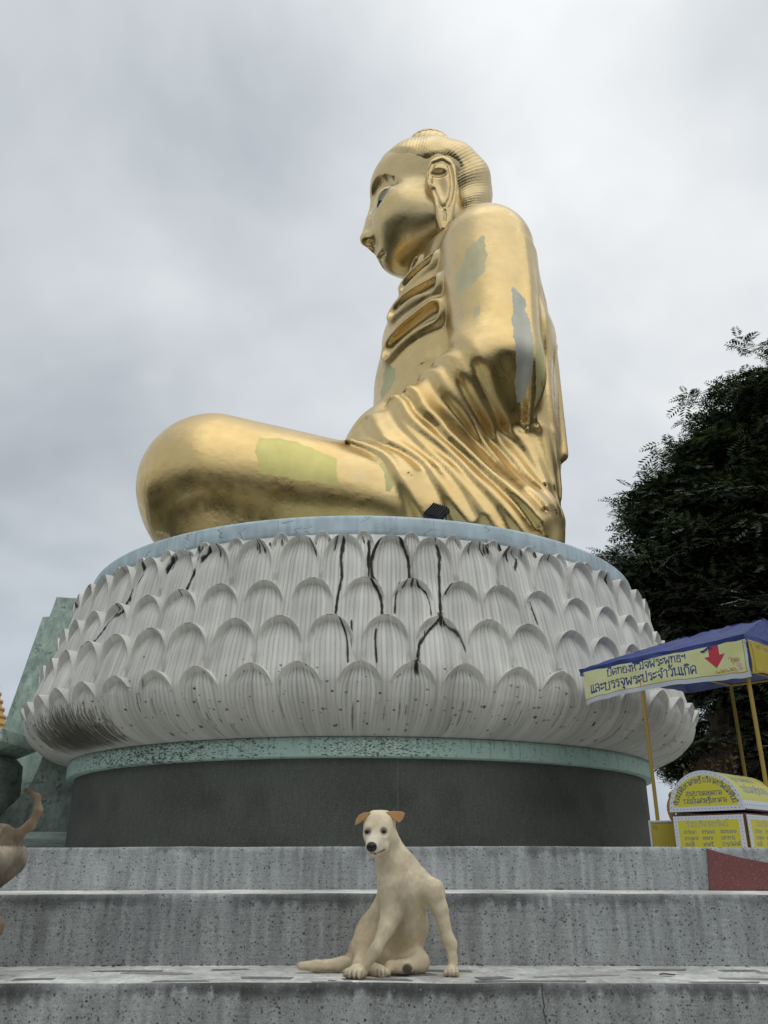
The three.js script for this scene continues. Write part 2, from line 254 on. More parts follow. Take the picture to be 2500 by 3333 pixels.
// ------------------------------------------------------------------ the lotus pedestal
const CX = -0.32, CZ = -12.8, RAD = Math.PI / 180;
const pedestal = thing('lotus_pedestal', 'round white lotus petal pedestal with black stains under the golden statue', 'pedestal', [CX, 0, CZ]);
const lotusProfile = [[1.10, 4.06], [1.14, 4.22], [1.20, 4.36], [1.28, 4.47], [1.40, 4.57], [1.55, 4.615], [1.72, 4.60], [2.0, 4.50], [2.27, 4.42], [2.7, 4.29], [3.1, 4.18], [3.3, 4.12], [3.36, 4.05]];
function lotusR(h) { const p = lotusProfile; if (h <= p[0][0]) return p[0][1]; for (let i = 1; i < p.length; i++) if (h <= p[i][0]) { const t = (h - p[i - 1][0]) / (p[i][0] - p[i - 1][0]); return lerp(p[i - 1][1], p[i][1], t); } return p.at(-1)[1]; }
const lotusUV = (a, h) => [a / (1.1 * Math.PI) + 0.5, (h - 1.0) / 2.4];
const lotusMap = canvas(2048, 512, (g, w, h) => {  // white paint on plaster: rain streaks, moss in the joints, old runs of black
  const R = rng(61), X = (deg) => (deg * RAD / (1.1 * Math.PI) + 0.5) * w, Y = (m) => h - (m - 1.0) / 2.4 * h, id = g.createImageData(w, h), n1 = tileNoise(32, 62), n2 = tileNoise(256, 63), n3 = tileNoise(512, 64);
  for (let y = 0; y < h; y++) for (let x = 0; x < w; x++) {
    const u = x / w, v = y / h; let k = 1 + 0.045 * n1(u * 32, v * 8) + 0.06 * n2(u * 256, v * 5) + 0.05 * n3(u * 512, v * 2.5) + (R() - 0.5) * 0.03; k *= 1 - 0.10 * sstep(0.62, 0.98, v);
    const o = (y * w + x) * 4; id.data[o] = 216 * k; id.data[o + 1] = 215 * k; id.data[o + 2] = 210 * k; id.data[o + 3] = 255;
  }
  g.putImageData(id, 0, 0); g.lineCap = 'round';
  const run = (pts, wide, alpha, rough = 1) => { // a black run of grime with a ragged outline
    for (let i = 0; i + 1 < pts.length; i++) { const [a, b] = pts[i], [c, d] = pts[i + 1], n = Math.max(6, Math.hypot(X(c) - X(a), Y(d) - Y(b)) * 1.2 | 0);
      for (let q = 0; q < n * 5; q++) { const t = R(), edge = (R() + R() + R() - 1.5) / 1.5, ww = wide * 0.38 * (0.5 + 0.6 * Math.sin(i * 2.1 + t * 5 + 1) ** 2); g.fillStyle = `rgba(${26 + 22 * R() | 0},${26 + 20 * R() | 0},${24 + 16 * R() | 0},${alpha * (0.2 + 0.5 * R()) * (0.75 + 0.25 * Math.sin(t * 9 + i))})`; g.fillRect(X(lerp(a, c, t)) + edge * ww - 0.6, Y(lerp(b, d, t)) - 2, 0.7 + 1.3 * R(), 2 + (5 + wide) * R()); } }
  };
  run([[-1.95, 3.17], [-2.03, 2.94], [-1.78, 2.73], [-2.21, 2.48], [-2.42, 2.30]], 6, 0.9); run([[-1.9, 3.2], [-2.0, 3.05]], 12, 0.9);
  run([[2.42, 3.13], [2.05, 2.94], [2.26, 2.76], [3.21, 2.6], [3.53, 2.43], [3.66, 2.28]], 6.5, 0.9); run([[2.4, 3.2], [2.1, 2.9]], 8, 0.9);
  run([[7.13, 3.2], [7.5, 2.95], [7.72, 2.72]], 8, 0.92); run([[7.7, 2.73], [7.7, 2.66]], 14, 0.6);
  run([[6.2, 2.66], [5.6, 2.5], [5.4, 2.3]], 2.0, 0.4); run([[8.8, 2.66], [10, 2.55], [10.4, 2.3]], 3, 0.55);
  run([[12.9, 3.16], [12.7, 3.0]], 12, 0.95); run([[12.82, 3.1], [12.24, 2.81], [11.94, 2.5], [11.74, 2.31]], 6.5, 0.95); run([[11.7, 2.32], [11.7, 2.22]], 16, 0.6);
  run([[11.4, 2.24], [9.6, 2.12], [8.4, 1.95], [8.0, 1.76]], 3, 0.7); run([[8, 1.78], [8, 1.66]], 16, 0.65); run([[12.2, 2.2], [13.6, 2.1], [14.4, 1.9]], 1.6, 0.3);
  run([[-24.6, 3.1], [-25.0, 3.0], [-25.6, 2.87], [-26.07, 2.64]], 4, 0.85); run([[-23, 3.2], [-24.2, 3.08]], 7, 0.8); run([[-30.5, 3.16], [-31, 3.02]], 7, 0.8); run([[-36.2, 3.05], [-36.8, 2.9]], 5, 0.75);
  run([[-38.31, 2.9], [-39.24, 2.61], [-41.74, 2.37], [-45.63, 2.18]], 2.4, 0.85); run([[-37.2, 2.62], [-38.5, 2.56], [-40.1, 2.57]], 6, 0.8); run([[26, 2.55], [26.4, 2.3]], 1.6, 0.75); run([[25.7, 3.1], [24.6, 2.95]], 5, 0.8); run([[-0.4, 2.2], [-0.2, 1.75]], 2, 0.7); run([[2.8, 2.1], [3.0, 1.75]], 2.2, 0.75);
  for (let i = 0; i < 60; i++) { const a = (R() - 0.5) * 150, b = 3.28 - 0.1 * R(); run([[a, b], [a + 0.3, b - 0.05 - 0.12 * R()]], 2 + 3 * R() * R(), 0.5 * R()); }
  for (let i = 0; i < 40; i++) { const a = (R() - 0.5) * 170, b = 1.12 + 0.4 * R() * R(), l = 0.05 + 0.16 * R(); run([[a, b + l], [a, b]], 0.5, 0.04 + 0.10 * R() * R()); }
  for (let i = 0; i < 1500; i++) { const a = -47 + 13 * (R() + R() - 1), b = 1.13 + 0.34 * R() * R(); run([[a, b + 0.05 + 0.1 * R()], [a, b]], 0.9, 0.09 * R()); }
  for (let i = 0; i < 420; i++) { g.fillStyle = `rgba(40,40,36,${0.3 + 0.6 * R()})`; const q = R(); g.beginPath(); g.arc(X((R() - 0.5) * 160), Y(1.1 + 0.75 * R() * R() + 0.2 * R()), 0.8 + 1.6 * q * q, 0, 7); g.fill(); }
}, { wrap: THREE.MirroredRepeatWrapping });
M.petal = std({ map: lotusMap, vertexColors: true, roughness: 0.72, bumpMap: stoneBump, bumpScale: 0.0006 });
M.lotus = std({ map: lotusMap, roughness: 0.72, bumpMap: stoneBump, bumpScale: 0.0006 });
{
  const N = 240;
  const prof = (list, a0, a1, uvf) => gridGeo(N, list.length - 1, (u, v) => { const [h, r] = list[Math.round(v * (list.length - 1))], a = lerp(a0, a1, u); return [r * Math.sin(a), h, r * Math.cos(a)]; }, (u, v) => uvf(lerp(a0, a1, u), list[Math.round(v * (list.length - 1))][0]));
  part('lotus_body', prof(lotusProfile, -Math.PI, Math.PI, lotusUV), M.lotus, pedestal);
  // one petal: an egg-shaped lobe with a raised lip that curls out at the tip, fanned ribs inside it
  const PITCH_A = 2 * Math.PI / 54;
  function petalGeo(row, seed) {
    const R = rng(seed), { top, bottom, wide, lip, peak, ribs, belly } = row, nu = 72, nv = 32, wobble = 1 + (R() - 0.5) * 0.08, lean = (R() - 0.5) * 0.02, ribPhase = (R() - 0.5) * 0.3, T0 = row.t0 ?? 0.30;
    const tint = [];
    return (a0) => { const geo = gridGeo(nu, nv, (u, v) => {
      const tau = 1 - (1 - v) ** 1.7, s = u * 2 - 1, q = Math.max(0, (tau - T0) / (1 - T0)), w = Math.pow(Math.max(0, 1 - q ** 2.2), 0.5), low = tau < T0 ? 1 - 0.10 * (1 - tau / T0) : 1;
      const e = 1 - (1 - s * s) * (1 - q * q), rise = sstep(Math.min(0.4, T0 * 0.6), 1, tau);
      let h = lerp(bottom, top, tau) + peak * Math.max(0, q - 0.7) / 0.3 * (1 - s * s) * 0.6;
      const rim = sstep(1.0, 0.86, e), inner = sstep(0.86, 0.64, e), rib = Math.abs(Math.sin((s * 0.5 + 0.5) * Math.PI * ribs + ribPhase)), cut = Math.exp(-((rib / 0.34) ** 2));
      let off = lerp(0.03, lip * wobble, rise ** 1.8) * rim;
      off -= inner * lip * 0.66 * rise ** 1.8 * sstep(T0 * 0.6, lerp(T0, 1, 0.6), tau);
      off += inner * belly * (1 - s * s) * (0.4 + 0.6 * sstep(0.0, 0.4, tau)) * (1 - 0.6 * sstep(0.7, 1, tau));
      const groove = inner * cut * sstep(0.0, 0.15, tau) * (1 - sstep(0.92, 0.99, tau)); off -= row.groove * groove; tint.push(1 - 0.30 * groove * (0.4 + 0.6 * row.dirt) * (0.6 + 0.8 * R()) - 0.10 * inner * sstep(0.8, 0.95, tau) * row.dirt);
      off *= sstep(0, 0.10, tau); off -= 0.012 * (1 - rim);
      const a = a0 + s * w * low * PITCH_A * 0.5 * wide + lean * tau, r = lotusR(h) + off; h += off * 0.10;
      return [r * Math.sin(a), h, r * Math.cos(a)];
    }, (u, v) => { const tau = 1 - (1 - v) ** 1.7, s = u * 2 - 1; return lotusUV(a0 + s * PITCH_A * 0.5 * wide, lerp(bottom, top, tau)); });
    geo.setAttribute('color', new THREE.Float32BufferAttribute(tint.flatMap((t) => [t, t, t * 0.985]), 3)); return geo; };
  }
  const rows = [
    { top: 3.33, bottom: 2.75, wide: 0.52, lip: 0.11, peak: 0, t0: 0.45, ribs: 6, belly: 0.03, groove: 0.010, dirt: 0.5, phase: 0.25 },
    { top: 3.25, bottom: 2.05, wide: 0.96, lip: 0.175, peak: 0, t0: 0.68, ribs: 10, belly: 0.065, groove: 0.012, dirt: 0.3, phase: 0.75 },
    { top: 2.70, bottom: 1.75, wide: 0.95, lip: 0.18, peak: 0, t0: 0.64, ribs: 10, belly: 0.065, groove: 0.011, dirt: 0.3, phase: 0.17 },
    { top: 2.26, bottom: 1.25, wide: 0.98, lip: 0.19, peak: 0, t0: 0.64, ribs: 10, belly: 0.065, groove: 0.012, dirt: 0.4, phase: 0.64 },
    { top: 1.73, bottom: 1.11, wide: 0.98, lip: 0.185, peak: 0.03, ribs: 11, belly: 0.065, groove: 0.016, dirt: 0.4, phase: 0.11, t0: 0.45 },
  ];
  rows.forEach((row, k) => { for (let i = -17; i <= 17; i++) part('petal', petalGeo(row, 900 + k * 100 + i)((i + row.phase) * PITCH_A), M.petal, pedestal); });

  const blueMap = canvas(2048, 128, (g, w, h) => { // pale blue paint with hairline cracks and rust-grey runs
    const R = rng(71), id = g.createImageData(w, h), n1 = tileNoise(32, 72), n2 = tileNoise(256, 73);
    for (let y = 0; y < h; y++) for (let x = 0; x < w; x++) { const k = 1 + 0.07 * n1(x / 64, y / 32) + 0.06 * n2(x / 8, y / 60) + (R() - 0.5) * 0.03 - 0.05 * (y / h), o = (y * w + x) * 4; id.data[o] = 190 * k; id.data[o + 1] = 208 * k; id.data[o + 2] = 216 * k; id.data[o + 3] = 255; }
    g.putImageData(id, 0, 0);
    for (let i = 0; i < 70; i++) { let x = R() * w, y = R() * h; g.strokeStyle = `rgba(50,52,52,${0.25 + 0.5 * R()})`; g.lineWidth = 0.6 + R(); g.beginPath(); g.moveTo(x, y); for (let q = 0; q < 7; q++) { x += (R() - 0.5) * 16; y += (R() - 0.2) * 14; g.lineTo(x, y); } g.stroke(); }
    for (let i = 0; i < 260; i++) { const x = R() * w; g.fillStyle = `rgba(48,50,46,${0.5 * R()})`; g.fillRect(x, h - 6 - 22 * R() * R(), 2 + 12 * R(), 30); }
    for (let i = 0; i < 90; i++) { g.fillStyle = `rgba(90,96,92,${0.25 * R()})`; g.fillRect(R() * w, 0, 1 + 2 * R(), h * R()); }
  }, { wrap: THREE.MirroredRepeatWrapping });
  const slab = [[3.30, 4.05], [3.32, 4.10], [3.36, 4.115], [3.50, 4.115], [3.535, 4.105], [3.55, 4.08], [3.556, 4.0], [3.56, 3.0], [3.56, 0.001]];
  part('top_slab', prof(slab, -Math.PI, Math.PI, (a, h) => [a / (1.1 * Math.PI) + 0.5, clamp((h - 3.2) / 0.36, 0, 1)]), std({ map: blueMap, roughness: 0.6 }), pedestal, { label: 'pale blue painted slab' });

  const greenMap = canvas(2048, 64, (g, w, h) => { // chipped sea-green terrazzo moulding
    const R = rng(81), X = (deg) => (deg * RAD / (1.1 * Math.PI) + 0.5) * w; g.fillStyle = '#b4d2ca'; g.fillRect(0, 0, w, h);
    for (let i = 0; i < 3600; i++) { const q = R(); g.fillStyle = R() < 0.5 ? `rgba(60,80,74,${0.4 * R()})` : `rgba(190,210,202,${0.3 * R()})`; g.beginPath(); g.arc(R() * w, R() * h, 0.5 + q * q * 2.2, 0, 7); g.fill(); }
    for (let i = 0; i < 900; i++) { const a = 4 + 12 * (R() + R() - 1); g.fillStyle = R() < 0.6 ? `rgba(235,238,232,${0.5 + 0.5 * R()})` : `rgba(40,50,46,${0.5 + 0.4 * R()})`; g.beginPath(); g.arc(X(a), (0.1 + 0.85 * R()) * h, 0.7 + 1.3 * R(), 0, 7); g.fill(); }
    for (let i = 0; i < 1500; i++) { const a = -34 + 24 * (R() + R() - 1); g.fillStyle = R() < 0.86 ? `rgba(58,56,50,${0.5 * R() + 0.3})` : `rgba(215,212,200,${0.7 * R()})`; g.beginPath(); g.arc(X(a), R() * h, 0.8 + 2.6 * R() * R(), 0, 7); g.fill(); }
    for (let i = 0; i < 400; i++) { g.fillStyle = `rgba(45,62,56,${0.25 * R()})`; g.fillRect(R() * w, 0, 1 + 1.5 * R(), h * R()); }
  }, { wrap: THREE.MirroredRepeatWrapping });
  const ledge = [[0.90, 3.98], [0.905, 4.085], [0.915, 4.105], [1.05, 4.11], [1.10, 4.10], [1.105, 4.04]];
  part('ledge_moulding', prof(ledge, -Math.PI, Math.PI, (a, h) => [a / (1.1 * Math.PI) + 0.5, (h - 0.9) / 0.21]), std({ map: greenMap, roughness: 0.6 }), pedestal, { label: 'sea-green terrazzo moulding' });
  const wallMap = canvas(1024, 512, (g, w, h) => { // 2 m by 1 m of dark washed gravel
    const R = rng(91), id = g.createImageData(w, h), n1 = tileNoise(8, 92), n2 = tileNoise(128, 93);
    for (let y = 0; y < h; y++) for (let x = 0; x < w; x++) { const k = 1 + 0.12 * n1(x / 128, y / 128) + 0.05 * n2(x / 8, y / 40) + (R() - 0.5) * 0.55, o = (y * w + x) * 4; id.data[o] = 84 * k; id.data[o + 1] = 87 * k; id.data[o + 2] = 82 * k; id.data[o + 3] = 255; }
    g.putImageData(id, 0, 0);
    for (let i = 0; i < 16000; i++) { const k = 60 + 120 * R() * R(); g.fillStyle = `rgba(${k | 0},${k | 0},${k * 0.95 | 0},0.75)`; g.beginPath(); g.ellipse(R() * w, R() * h, 0.8 + 1.2 * R(), 0.8 + 0.8 * R(), R() * 3, 0, 7); g.fill(); }
  });
  part('drum_wall', prof([[0.0, 4.0], [0.3, 4.0], [0.6, 4.0], [0.905, 4.0]], -Math.PI, Math.PI, (a, h) => [a * 2, h]), std({ map: wallMap, roughness: 0.9, bumpMap: stoneBump, bumpScale: 0.003 }), pedestal, { label: 'dark washed gravel drum wall' });
  part('wall_joint', prof([[0.0, 4.004], [0.9, 4.004]], 6.55 * RAD, 6.62 * RAD, (a, h) => [a, h]), std({ color: rgb(0.22, 0.22, 0.21), roughness: 0.9 }), pedestal);
}

// ------------------------------------------------------------------ the seated golden statue (own axes: it faces -x, its left side is +z, y = 0 on the slab)
const curve = (tab) => (y) => { // smooth values along a height table
  if (y <= tab[0][0]) return tab[0].slice(1); const n = tab.length; if (y >= tab[n - 1][0]) return tab[n - 1].slice(1);
  let i = 1; while (y > tab[i][0]) i++; const t0 = (y - tab[i - 1][0]) / (tab[i][0] - tab[i - 1][0]), t = t0 * t0 * (3 - 2 * t0); return tab[i].slice(1).map((b, c) => lerp(tab[i - 1][c + 1], b, t));
};
const torsoAt = curve([[-0.5, 1.34, 1.54, 2.30], [0.6, 1.37, 1.54, 2.20], [1.6, 1.54, 1.62, 2.0], [2.8, 1.68, 1.64, 1.82], [4.0, 1.74, 1.62, 1.76], [5.0, 1.80, 1.54, 1.76], [5.8, 1.82, 1.30, 1.52], [6.5, 1.80, 1.0, 0.95], [7.2, 1.65, 0.66, 0.66]]);
const chain = (pts, r) => (x, y, z) => { let d = 1e9; for (let i = 0; i + 1 < pts.length; i++) d = Math.min(d, dCap(x, y, z, pts[i], pts[i + 1], r, r)); return d; };
function bodyBase(x, y, zz) {
  const z = Math.abs(zz);
  const [cx, rx, rz] = torsoAt(y), q = Math.hypot((x - cx) / rx, z / rz);
  let d = (q - 1) * Math.min(rx, rz) * 0.92;
  d = smax(d, y - 6.9, 0.3);
  d = smin(d, dCap(x, y, z, [1.75, 6.3, 0], [1.45, 7.5, 0], 0.74, 0.7), 0.25);
  // upper arm, forearm under the sleeve
  let arm = dCap(x, y, z, [2.02, 5.72, 1.70], [2.0, 3.0, 2.22], 0.77, 0.63);
  arm = smin(arm, dCap(x, y, z, [1.92, 3.0, 2.1], [0.45, 2.15, 1.55], 0.68, 0.60), 0.35);
  arm = smin(arm, dCap(x, y, z, [0.45, 2.15, 1.55], [-0.15, 1.75, 1.05], 0.60, 0.5), 0.3);
  d = smin(d, arm, 0.22);
  // the robe's mass over shoulder and back
  d = smin(d, dCap(x, y, z, [1.62, 6.38, 0.85], [2.04, 6.08, 1.5], 0.50, 0.50), 0.35);
  d = smin(d, dCap(x, y, z, [2.28, 5.65, 1.2], [2.46, 4.2, 1.4], 0.56, 0.51), 0.3); d = smin(d, dCap(x, y, z, [2.46, 4.2, 1.4], [2.38, 1.0, 1.4], 0.51, 0.46), 0.3);
  // the sleeve falls from the forearm back to the seat
  let drape = dCap(x, y, z, [0.7, 1.7, 1.65], [1.85, 0.5, 1.85], 0.95, 0.95);
  drape = smin(drape, dEll(x, y, z, [1.64, 0.5, 0.9], [1.20, 1.35, 1.88]), 0.4);
  d = smin(d, drape, 0.35);
  d = smax(d, -dEll(x, y, z, [2.30, 1.95, 3.10], [0.95, 0.95, 0.90]), 0.5);
  // folded legs
  let leg = dCap(x, y, z, [1.0, 0.76, 2.06], [-2.06, 1.13, 2.3], 0.80, 1.04);
  leg = smin(leg, dCap(x, y, z, [-1.92, 0.30, 2.50], [0.9, 0.10, 1.9], 0.62, 0.56), 0.2);
  leg = smin(leg, dCap(x, y, z, [-2.0, 0.75, 2.1], [-2.1, 0.55, 0], 0.80, 0.62), 0.35);
  d = smin(d, leg, 0.15);
  d = smin(d, dCap(x, y, z, [-0.6, 1.6, 0.2], [-0.9, 1.3, 0], 0.5, 0.6), 0.4);
  return smax(d, -0.03 - y, 0.04);
}
function headBase(x, y, zz) {
  const z = Math.abs(zz);
  let d = dEll(x, y, z, [1.22, 8.70, 0], [1.20, 0.82, 1.08]);
  d = smin(d, dEll(x, y, z, [1.06, 7.95, 0], [1.0, 1.15, 0.90]), 0.3);
  d = smin(d, dSphere(x, y, z, [0.56, 7.1, 0], 0.31), 0.2);
  d = smin(d, dCap(x, y, z, [0.62, 7.14, 0.1], [1.35, 7.4, 0.58], 0.30, 0.40), 0.3);
  d = smin(d, dEll(x, y, z, [0.70, 7.62, 0.34], [0.55, 0.56, 0.52]), 0.35);
  return d;
}
// cloth folds: each runs down its line of points; the cloth on the upper side laps over the cloth below it
const FOLDS = [
  [0.090, [[0.95, 3.66, 2.1], [1.24, 3.61, 2.5], [1.44, 3.21, 2.85], [1.56, 2.92, 2.93], [1.7, 2.72, 2.9], [1.81, 2.54, 2.8], [1.93, 2.38, 2.6], [2.12, 2.2, 2.2], [2.35, 1.95, 1.9], [2.6, 1.4, 1.75]]],
  [0.115, [[1.05, 3.2, 2.5], [1.21, 3.04, 2.68], [1.33, 2.78, 2.75], [1.43, 2.62, 2.73], [1.53, 2.48, 2.68], [1.66, 2.34, 2.5], [1.88, 2.1, 2.3], [2.13, 1.75, 2.2], [2.4, 1.25, 2.1], [2.6, 0.8, 2.0]]],
  [0.130, [[0.85, 3.05, 2.3], [0.97, 2.93, 2.42], [1.12, 2.56, 2.54], [1.29, 2.35, 2.5], [1.46, 2.19, 2.38], [1.67, 1.98, 2.25], [1.87, 1.7, 2.25], [2.01, 1.39, 2.45], [2.17, 1.04, 2.6], [2.42, 0.7, 2.5]]],
  [0.20, [[0.62, 2.65, 2.3], [0.72, 2.5, 2.41], [0.82, 2.23, 2.49], [1.03, 2.0, 2.51], [1.18, 1.77, 2.56], [1.4, 1.54, 2.6], [1.58, 1.32, 2.68], [1.76, 1.08, 2.75], [1.94, 0.83, 2.8], [2.12, 0.62, 2.8], [2.3, 0.4, 2.72]]],
  [0.15, [[0.42, 2.55, 2.25], [0.49, 2.46, 2.34], [0.61, 2.12, 2.52], [0.77, 1.9, 2.58], [0.93, 1.74, 2.6], [1.13, 1.54, 2.64], [1.32, 1.31, 2.7], [1.46, 1.07, 2.78], [1.64, 0.82, 2.86], [1.78, 0.62, 2.89], [1.92, 0.41, 2.87], [2.05, 0.2, 2.84]]],
  [0.11, [[0.36, 2.55, 2.1], [0.45, 2.23, 2.44], [0.55, 1.96, 2.56], [0.71, 1.74, 2.61], [0.89, 1.5, 2.66], [1.08, 1.28, 2.72], [1.24, 1.04, 2.8], [1.38, 0.82, 2.85], [1.52, 0.55, 2.9], [1.66, 0.33, 2.9], [1.78, 0.1, 2.88]]],
  [0.14, [[0.06, 2.26, 2.2], [0.15, 1.95, 2.4], [0.28, 1.71, 2.53], [0.48, 1.58, 2.62], [0.68, 1.43, 2.69], [0.82, 1.28, 2.76], [0.94, 1.04, 2.86], [1.05, 0.84, 2.92], [1.16, 0.63, 2.95], [1.35, 0.35, 2.9]]],
  [0.16, [[-0.15, 1.66, 2.62], [-0.01, 1.6, 2.71], [0.22, 1.44, 2.79], [0.34, 1.27, 2.88], [0.45, 1.02, 2.95], [0.57, 0.78, 3.0], [0.7, 0.5, 3.03], [0.85, 0.2, 3.03]]],
  [0.07, [[0.0, 1.72, 2.55], [0.2, 1.6, 2.68], [0.4, 1.45, 2.76], [0.55, 1.25, 2.86], [0.62, 1.1, 2.9]]],
  [0.09, [[2.6, 2.3, 1.75], [2.7, 1.8, 1.7], [2.82, 1.3, 1.6], [2.9, 0.7, 1.5], [2.85, 0.2, 1.5]]],
  [0.09, [[2.42, 5.5, 1.95], [2.46, 4.6, 2.2], [2.42, 3.9, 2.3], [2.38, 3.26, 2.35], [2.34, 2.78, 2.2], [2.4, 2.3, 1.95]]],
  [0.09, [[2.66, 5.5, 1.5], [2.78, 4.6, 1.6], [2.82, 3.7, 1.6], [2.82, 2.9, 1.5], [2.9, 2.0, 1.4], [2.98, 1.2, 1.2]]],
  [0.08, [[2.85, 5.5, 1.1], [3.0, 4.6, 1.1], [3.03, 3.6, 1.1], [3.02, 2.6, 1.1], [3.0, 1.4, 1.0]]],
].map(([a, raw]) => { // smoothed, with its reach
  const p = new THREE.CatmullRomCurve3(raw.map((q) => V(...q)), false, 'centripetal').getPoints(raw.length * 2).map((q) => q.toArray());
  let lo = [9, 99, 9], hi = [-9, -9, -9]; for (const q of p) for (let c = 0; c < 3; c++) { lo[c] = Math.min(lo[c], q[c] - 0.8); hi[c] = Math.max(hi[c], q[c] + 0.8); } return { a, p, lo, hi }; });
function folds(x, y, z) {
  if (z < 0.3) return 0; let sum = 0;
  for (const { a, p, lo, hi } of FOLDS) {
    if (x < lo[0] || x > hi[0] || y < lo[1] || y > hi[1] || z < lo[2] || z > hi[2]) continue;
    let best = 1e9, s = 0, deep = 0, over = 0; // s: distance across the fold seen from its side, + above it
    for (let i = 0; i + 1 < p.length; i++) {
      const A = p[i], B = p[i + 1], ux = B[0] - A[0], uy = B[1] - A[1], px = x - A[0], py = y - A[1], l2 = ux * ux + uy * uy + 1e-9, t = (px * ux + py * uy) / l2, c = t < 0 ? 0 : t > 1 ? 1 : t, d = Math.hypot(px - ux * c, py - uy * c);
      if (d < best) { best = d; s = ux * py - uy * px > 0 ? d : -d; deep = z - lerp(A[2], B[2], c); over = (i === 0 && t < 0) || (i + 2 === p.length && t > 1) ? (t - c) * Math.sqrt(l2) : 0; }
    }
    if (best > 0.9) continue;
    const k = 0.5 + 0.5 * Math.tanh(s / 0.068), end = Math.exp(-((over / 0.10) ** 2) - ((deep / 0.55) ** 4));
    sum += a * end * (k * Math.exp(-Math.max(s, 0) / 0.22) * 0.8 - (1 - k) * 0.55 * Math.exp(Math.min(s, 0) / 0.14)) * sstep(0.75, 0.4, best);
  }
  return sum;
}
// the three looped folds over the breast: sunk tongues with a raised hem round them
const LOOPS = [[[0.66, 6.2, 0.38], [0.91, 6.41, 0.52], 0.085], [[0.70, 5.72, 0.85], [1.14, 5.88, 1.25], 0.10], [[0.50, 5.12, 0.93], [1.13, 5.12, 1.56], 0.11], [[0.43, 4.31, 1.0], [1.11, 4.55, 1.58], 0.15]];
function loops(x, y, z) {
  if (z < -0.8 || x > 2.1 || y < 3.4) return 0; let o = 0;
  for (const [a, b, r] of LOOPS) { const d = dCap(x, y, z, a, b, 0, 0); o += 0.075 * Math.exp(-(((d - r - 0.09) / 0.07) ** 2)) - 0.10 * sstep(r + 0.05, r - 0.08, d); }
  return o;
}
function statueBody(x, y, z) {
  const b = bodyBase(x, y, z); if (b > 0.55 || b < -0.55) return b;
  let d = b - folds(x, y, z) - loops(x, y, z);
  d -= 0.006 * perlin.noise(x * 1.7, y * 1.7, z * 1.7);
  // the robe's tail hangs down the back in long flat pleats, the last of them ending in the air
  d = smin(d, dCap(x, y, z, [2.62, 6.0, 1.2], [2.92, 4.6, 1.25], 0.08, 0.10), 0.08); d = smin(d, dCap(x, y, z, [2.92, 4.6, 1.25], [2.86, 1.4, 1.35], 0.10, 0.10), 0.08);
  d = smin(d, dCap(x, y, z, [2.85, 6.0, 0.7], [3.2, 4.6, 0.6], 0.07, 0.10), 0.08); d = smin(d, dCap(x, y, z, [3.2, 4.6, 0.6], [3.18, 2.45, 0.7], 0.10, 0.12), 0.06);
  d = smin(d, dCap(x, y, z, [3.24, 3.6, 0.2], [3.24, 2.9, 0.25], 0.10, 0.14), 0.04);
  return smax(d, -0.03 - y, 0.02);
}
const HOLLOW = (() => { const k = [[-0.06, 7.92, 0.19, 0.11], [-0.07, 8.18, 0.20, 0.17], [-0.05, 8.36, 0.27, 0.20], [0.05, 8.36, 0.45, 0.205], [0.19, 8.28, 0.62, 0.18], [0.36, 8.19, 0.78, 0.125], [0.54, 8.08, 0.92, 0.05]], c = new THREE.CatmullRomCurve3(k.map((q) => V(q[0], q[1], q[2])), false, 'centripetal'), n = 26; return Array.from({ length: n + 1 }, (_, i) => { const t = i / n * (k.length - 1), j = Math.min(k.length - 2, t | 0), p = c.getPoint(i / n); return [p.x + 0.035, p.y, p.z - 0.02, lerp(k[j][3], k[j + 1][3], sstep(0, 1, t - j))]; }); })();
